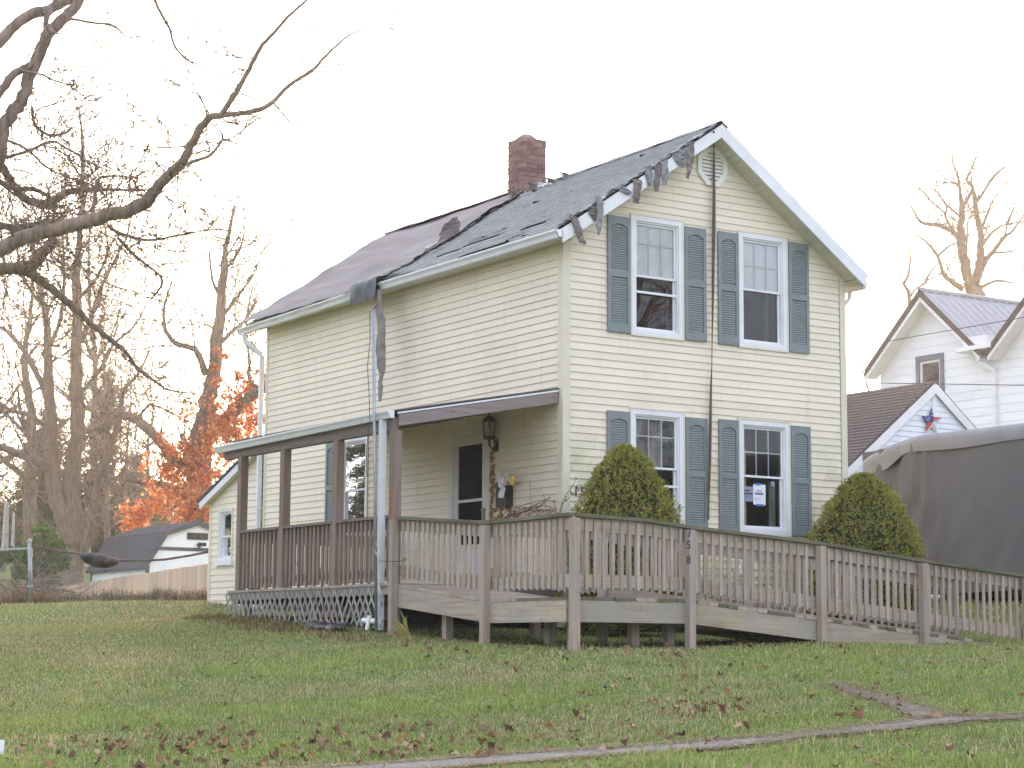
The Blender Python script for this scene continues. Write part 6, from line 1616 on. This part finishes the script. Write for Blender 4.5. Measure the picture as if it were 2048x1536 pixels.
pile = thing('brush_pile', 'heap of cut branches by the steel fence post', 'brush pile', tuple(at(70,1205,39.5))); mb = MB(); rs = random.Random(3)
for k in range(150):
    u = rs.gauss(55,52); u = min(150, max(-60, u)); hgt = 44*math.exp(-((u-60)/60)**2)*rs.random(); p = at(u, 1203-hgt, 39.3+rs.uniform(-.6,.8)); d = np.array([rs.gauss(0,1), rs.gauss(0,1), rs.gauss(.05,.3)]); d /= np.linalg.norm(d)
    ln = rs.uniform(.4,1.1); mb.tube([p, p+d*ln*.5+np.array([0,0,rs.uniform(-.05,.08)]), p+d*ln], [rs.uniform(.008,.022), .010, .004], 4)
for u0, v0, u1, v1 in [(105,1195,78,1150),(30,1180,5,1196),(150,1185,95,1178),(60,1150,40,1200)]: mb.tube([at(u0,v0,39), at((u0+u1)/2,(v0+v1)/2-3,39), at(u1,v1,39)], [.03,.022,.01], 5)
part('cut_branches', mb, BARK, pile, kind='stuff')

# ------------------------------------------------------------------ grass, weeds and fallen leaves
def in_frustum(x, y, m=.07):
    d = np.stack([x, y], -1)-CAM[:2]; f2 = np.array([FW[0], FW[1]])/math.hypot(FW[0], FW[1]); r2 = np.array([RT[0], RT[1]])
    D = d@f2; X = d@r2; return D, X/np.maximum(D, .1)
def grass(name, n, Dlo, Dhi, hmin, hmax, w, seed, mask=None, cols='lawn'):
    rr = np.random.default_rng(seed); D = np.sqrt(rr.random(n)*(Dhi**2-Dlo**2)+Dlo**2); t = rr.uniform(-.285,.285,n)
    f2 = np.array([FW[0], FW[1]])/math.hypot(FW[0], FW[1]); P = CAM[:2]+D[:,None]*(f2+t[:,None]*np.array(RT[:2])); x, y = P[:,0], P[:,1]
    pn = np.array([mnoise.noise((a*.55, b*.55, 1.7)) for a, b in zip(x, y)]); pn2 = np.array([mnoise.noise((a*2.3, b*2.3, 5.1)) for a, b in zip(x, y)])
    keep = np.ones(n, bool); near = np.full(n, 9.0)
    keep &= ~((x > -.02) & (x < 5.02) & (y > 0) & (y < 11)); keep &= ~((x > -2.35) & (x < 0) & (y > .2) & (y < 4.6)); keep &= ~((x > VX+.3) & (x < VX+3) & (y < 2))
    for W_, wd in ((WALK_P, .46), (WALK_Q, .30)):
        cl = W_.mean(1)[:, :2]; hw = np.linalg.norm(W_[:,0,:2]-W_[:,-1,:2], axis=1)/2
        d2 = ((P[:,None]-cl[None])**2).sum(-1); i = d2.argmin(1); d = np.sqrt(d2[np.arange(n), i]); near = np.minimum(near, (d-hw[i]))
        keep &= d > hw[i]*(.97+.22*pn2)
    ur = (x > -2.4) & (x < 4) & (y > -3.7) & (y < -.05); keep &= ~(ur & (rr.random(n) < .75))
    bare = (np.abs(y-.1) < .7) & (x < -2.2) & (x > -4.2); keep &= ~(bare & (rr.random(n) < .5))
    if mask is not None: keep &= mask(x, y, D, t, pn, pn2, rr)
    x, y, pn, pn2, D, near = x[keep], y[keep], pn[keep], pn2[keep], D[keep], near[keep]; n = len(x); z = ground_z(x, y)
    h = rr.uniform(hmin, hmax, n)*(1+.5*pn2+.25*pn)*np.clip(.30+near/.75, .30, 1); a = rr.random(n)*6.283; lean = rr.uniform(.3,1.55,n); b = a+1.57+rr.normal(0,.3,n)
    base = np.stack([x, y, z-.008], -1); s = np.stack([np.cos(b), np.sin(b), 0*a], -1)*(w*rr.uniform(.7,1.3,n))[:,None]; ld = np.stack([np.cos(a), np.sin(a), 0*a], -1)
    mid = base+ld*(h*lean*.28)[:,None]+np.stack([0*h,0*h,h*.62],-1); tip = base+ld*(h*lean*.85)[:,None]+np.stack([0*h,0*h,h*np.maximum(.3,1-.38*lean)],-1)
    V = np.stack([base-s, base+s, mid-s*.75, mid+s*.75, tip],1)
    if cols == 'lawn':
        g1, g2, g3 = np.array([.30,.375,.11]), np.array([.18,.265,.09]), np.array([.38,.41,.13]); st = np.array([.50,.41,.25])
        m = np.clip(.5+1.1*pn+.7*pn2+rr.normal(0,.22,n),0,1)[:,None]; c = g1*m+g2*(1-m); q = (rr.random(n) < .25); c[q] = g3
        dry = np.clip(.20+.95*np.clip(-pn-.02,0,1)+.5*np.clip(-pn2-.15,0,1)+.30*np.clip((D-21)/6,0,1),0,.9); c[rr.random(n) < dry*.8] = st
    else:
        c = np.array([.29,.205,.115])*np.ones((n,1)); q = rr.random(n) < .35; c[q] = np.array([.17,.105,.065]); q = rr.random(n) < .18; c[q] = np.array([.12,.15,.05])
    c = c*rr.uniform(.7,1.3,(n,1)); col = np.repeat(c[:,None],5,1)
    i = np.arange(n)*5; F = np.concatenate([np.stack([i,i+1,i+3],-1), np.stack([i,i+3,i+2],-1), np.stack([i+2,i+3,i+4],-1)])
    me = np_mesh(name, V.reshape(-1,3), F, col.reshape(-1,3), LEAFM); o = bpy.data.objects.new(name, me); C.objects.link(o); o['kind'] = 'stuff'; return o
grass('lawn_grass', 165000, 10.6, 19, .032, .066, .0034, 1)
grass('lawn_grass', 150000, 19, 30, .032, .066, .0044, 2)
grass('lawn_grass', 60000, 30, 42, .04, .085, .006, 3)
grass('grass_tufts', 40000, 11, 22, .07, .13, .0036, 4, mask=lambda x,y,D,t,pn,pn2,rr: (pn2 > .22) & (rr.random(len(x)) < .8))
grass('dry_weeds', 110000, 34, 39.5, .14, .46, .009, 5, mask=lambda x,y,D,t,pn,pn2,rr: (t < -.135) & (np.abs(D-36.9+t*6-.9) < 1.1+.5*pn2) , cols='dry')
grass('dry_weeds', 60000, 22, 29, .04, .12, .005, 6, mask=lambda x,y,D,t,pn,pn2,rr: (np.abs(x+2.85) < .42+.25*pn2) & (y > -.6) & (y < 5) & (pn2 > -.2), cols='dry')

def fringe(seed, n):
    rr = np.random.default_rng(seed); E_ = [np.r_[W_[:,0,:2], W_[:,-1,:2]] for W_ in (WALK_P, WALK_Q)]; V = []; col = []
    for W_, k in ((WALK_P, n), (WALK_Q, n//4)):
        for side in (0, -1):
            e = W_[:,side,:2]; i = rr.integers(0, len(e)-1, k//2); f = rr.random(k//2)[:,None]; p = e[i]*(1-f)+e[i+1]*f+rr.normal(0,.085,(k//2,2)); z = ground_z(p[:,0],p[:,1])+.012
            a = rr.random(k//2)*6.283; L_ = rr.uniform(.03,.10,k//2); d = np.stack([np.cos(a)*L_, np.sin(a)*L_, rr.uniform(.0,.016,k//2)],-1); b = np.stack([-np.sin(a), np.cos(a), 0*a],-1)*.0035
            L_ = L_*.7; P0 = np.c_[p, z]; V.append(np.stack([P0-b, P0+b, P0+d+b*.4, P0+d-b*.4],1)); c = np.where(rr.random((k//2,1)) < .6, np.array([[.50,.41,.27]]), np.array([[.40,.31,.20]]))*rr.uniform(.7,1.2,(k//2,1)); col.append(np.repeat(c[:,None],4,1))
    V = np.concatenate(V).reshape(-1,3); col = np.concatenate(col).reshape(-1,3); me = np_mesh('straw_fringe', V, np.arange(len(V)).reshape(-1,4), col, LEAFM)
    o = bpy.data.objects.new('straw_fringe', me); C.objects.link(o); o['kind'] = 'stuff'
fringe(3, 12000)

LFM = leaf_mat('dead_leaf', True, .2)
def leaf_shape(rr, size):
    n = 11; out = []
    for i in range(n):
        a = 2*math.pi*i/n; r = size*(1.0 if i % 2 == 0 else rr.uniform(.5,.9))*rr.uniform(.55,1.15); out.append((r*math.cos(a), r*math.sin(a)))
    cu = rr.uniform(.4,1.7); ax = rr.uniform(0,3.14); pts = []
    for x, y in out:
        u = x*math.cos(ax)+y*math.sin(ax); pts.append((x, y, cu*u*u/size*.9))
    return pts
LC = [(.29,.17,.10),(.22,.125,.08),(.36,.235,.15),(.18,.105,.075),(.43,.31,.21),(.36,.18,.09),(.15,.09,.07)]
def leaf_litter():
    rr = random.Random(15); V = []; F = []; col = []; big = []
    spots = [(rr.uniform(-40,2090), rr.uniform(1300,1560)) for _ in range(230)]
    spots += [(rr.gauss(330,190), rr.gauss(1505,18)) for _ in range(150)]+[(rr.gauss(820,260), rr.gauss(1490,20)) for _ in range(170)]+[(rr.gauss(1400,90), rr.gauss(1420,22)) for _ in range(60)]
    spots += [(rr.uniform(1660,1900), rr.uniform(1370,1440)) for _ in range(26)]+[(rr.uniform(800,1700), rr.gauss(1298,9)) for _ in range(130)]+[(rr.uniform(460,900), rr.gauss(1255,10)) for _ in range(60)]+[(rr.uniform(1100,1980), rr.gauss(1330,20)) for _ in range(50)]
    for u, v in spots:
        if v > 1570 or v < 1228: continue
        p = ground_hit(u, v, 9, 34); D = float((p-CAM)@FW)
        if p[1] > -.3 and p[0] > -2.4: continue
        s = rr.uniform(.016,.046); big.append((s/D, u, v, p, s))
    return big
spots = sorted(leaf_litter(), key=lambda q: -q[0])
LMESH = []
rr = random.Random(77)
for k in range(14):
    pts_ = leaf_shape(rr, 1.0); c = LC[k % len(LC)]; V = np.array([(0,0,.0)]+pts_); n = len(pts_); F = np.array([(0,1+i,1+(i+1)%n) for i in range(n)])
    LMESH.append(np_mesh('fallen_leaf', V, F, np.tile(np.array(c)*rr.uniform(.8,1.2),(len(V),1)), LFM))
for k, (q, u, v, p, s) in enumerate(spots[:150]):
    me = LMESH[rr.randrange(14)]; o = bpy.data.objects.new('fallen_leaf', me); C.objects.link(o)
    o.location = (p[0], p[1], gz(p[0],p[1])+.030+.012*rr.random()); o.scale = (s,s,s); o.rotation_euler = (rr.gauss(0,.55), rr.gauss(0,.55), rr.uniform(0,6.28))
    tone = ['brown','dark brown','tan','dark brown','pale tan','rusty orange','blackish brown'][LMESH.index(me) % len(LC)]
    zone = ('beside the sidewalk at the lower right' if u > 1150 and v > 1395 else 'in the grass before the ramp' if u > 780 and v < 1395 else 'before the porch lattice' if v < 1300 else 'among the litter at the lower left' if v > 1450 else 'on the open lawn at the left')
    o['label'] = 'curled %s dead leaf %s' % (tone, zone); o['category'] = 'leaf'; o['group'] = '%s fallen leaves %s' % (tone, zone)
V = []; F = []; col = []
for (q, u, v, p, s) in spots[150:]:
    pts_ = leaf_shape(rr, s); rz = Matrix.Rotation(rr.uniform(0,6.28),3,'Z') @ Matrix.Rotation(rr.gauss(0,.55),3,'X') @ Matrix.Rotation(rr.gauss(0,.5),3,'Y'); z = gz(p[0],p[1])+.024; b = len(V)
    V.append((p[0],p[1],z)); c = np.array(rr.choice(LC))*rr.uniform(.75,1.2); col.append(c)
    for w in pts_: w2 = rz @ Vector(w); V.append((p[0]+w2.x, p[1]+w2.y, z+w2.z)); col.append(c)
    n = len(pts_); F += [(b, b+1+i, b+1+(i+1)%n) for i in range(n)]
o = bpy.data.objects.new('leaf_litter', np_mesh('leaf_litter', np.array(V), np.array(F), np.array(col), LFM)); C.objects.link(o); o['kind'] = 'stuff'

# ------------------------------------------------------------------ volume added to imitate camera glare, as thin haze
HZ0 = float(GZ.min())-1.0; HZ1 = 33.0
mb = MB(); mb.box(-130,130,-90,170,HZ0,HZ1); hz = bpy.data.materials.new('glare_haze_air'); hz.use_nodes = True; nt = hz.node_tree; nt.nodes.clear()
hv = nt.nodes.new('ShaderNodeVolumePrincipled'); hv.inputs['Color'].default_value = (1.0,.955,.90,1); hv.inputs['Density'].default_value = .0009; hv.inputs['Anisotropy'].default_value = .62
ho = nt.nodes.new('ShaderNodeOutputMaterial'); nt.links.new(hv.outputs[0], ho.inputs['Volume'])
stuff('glare_haze', mb, hz)
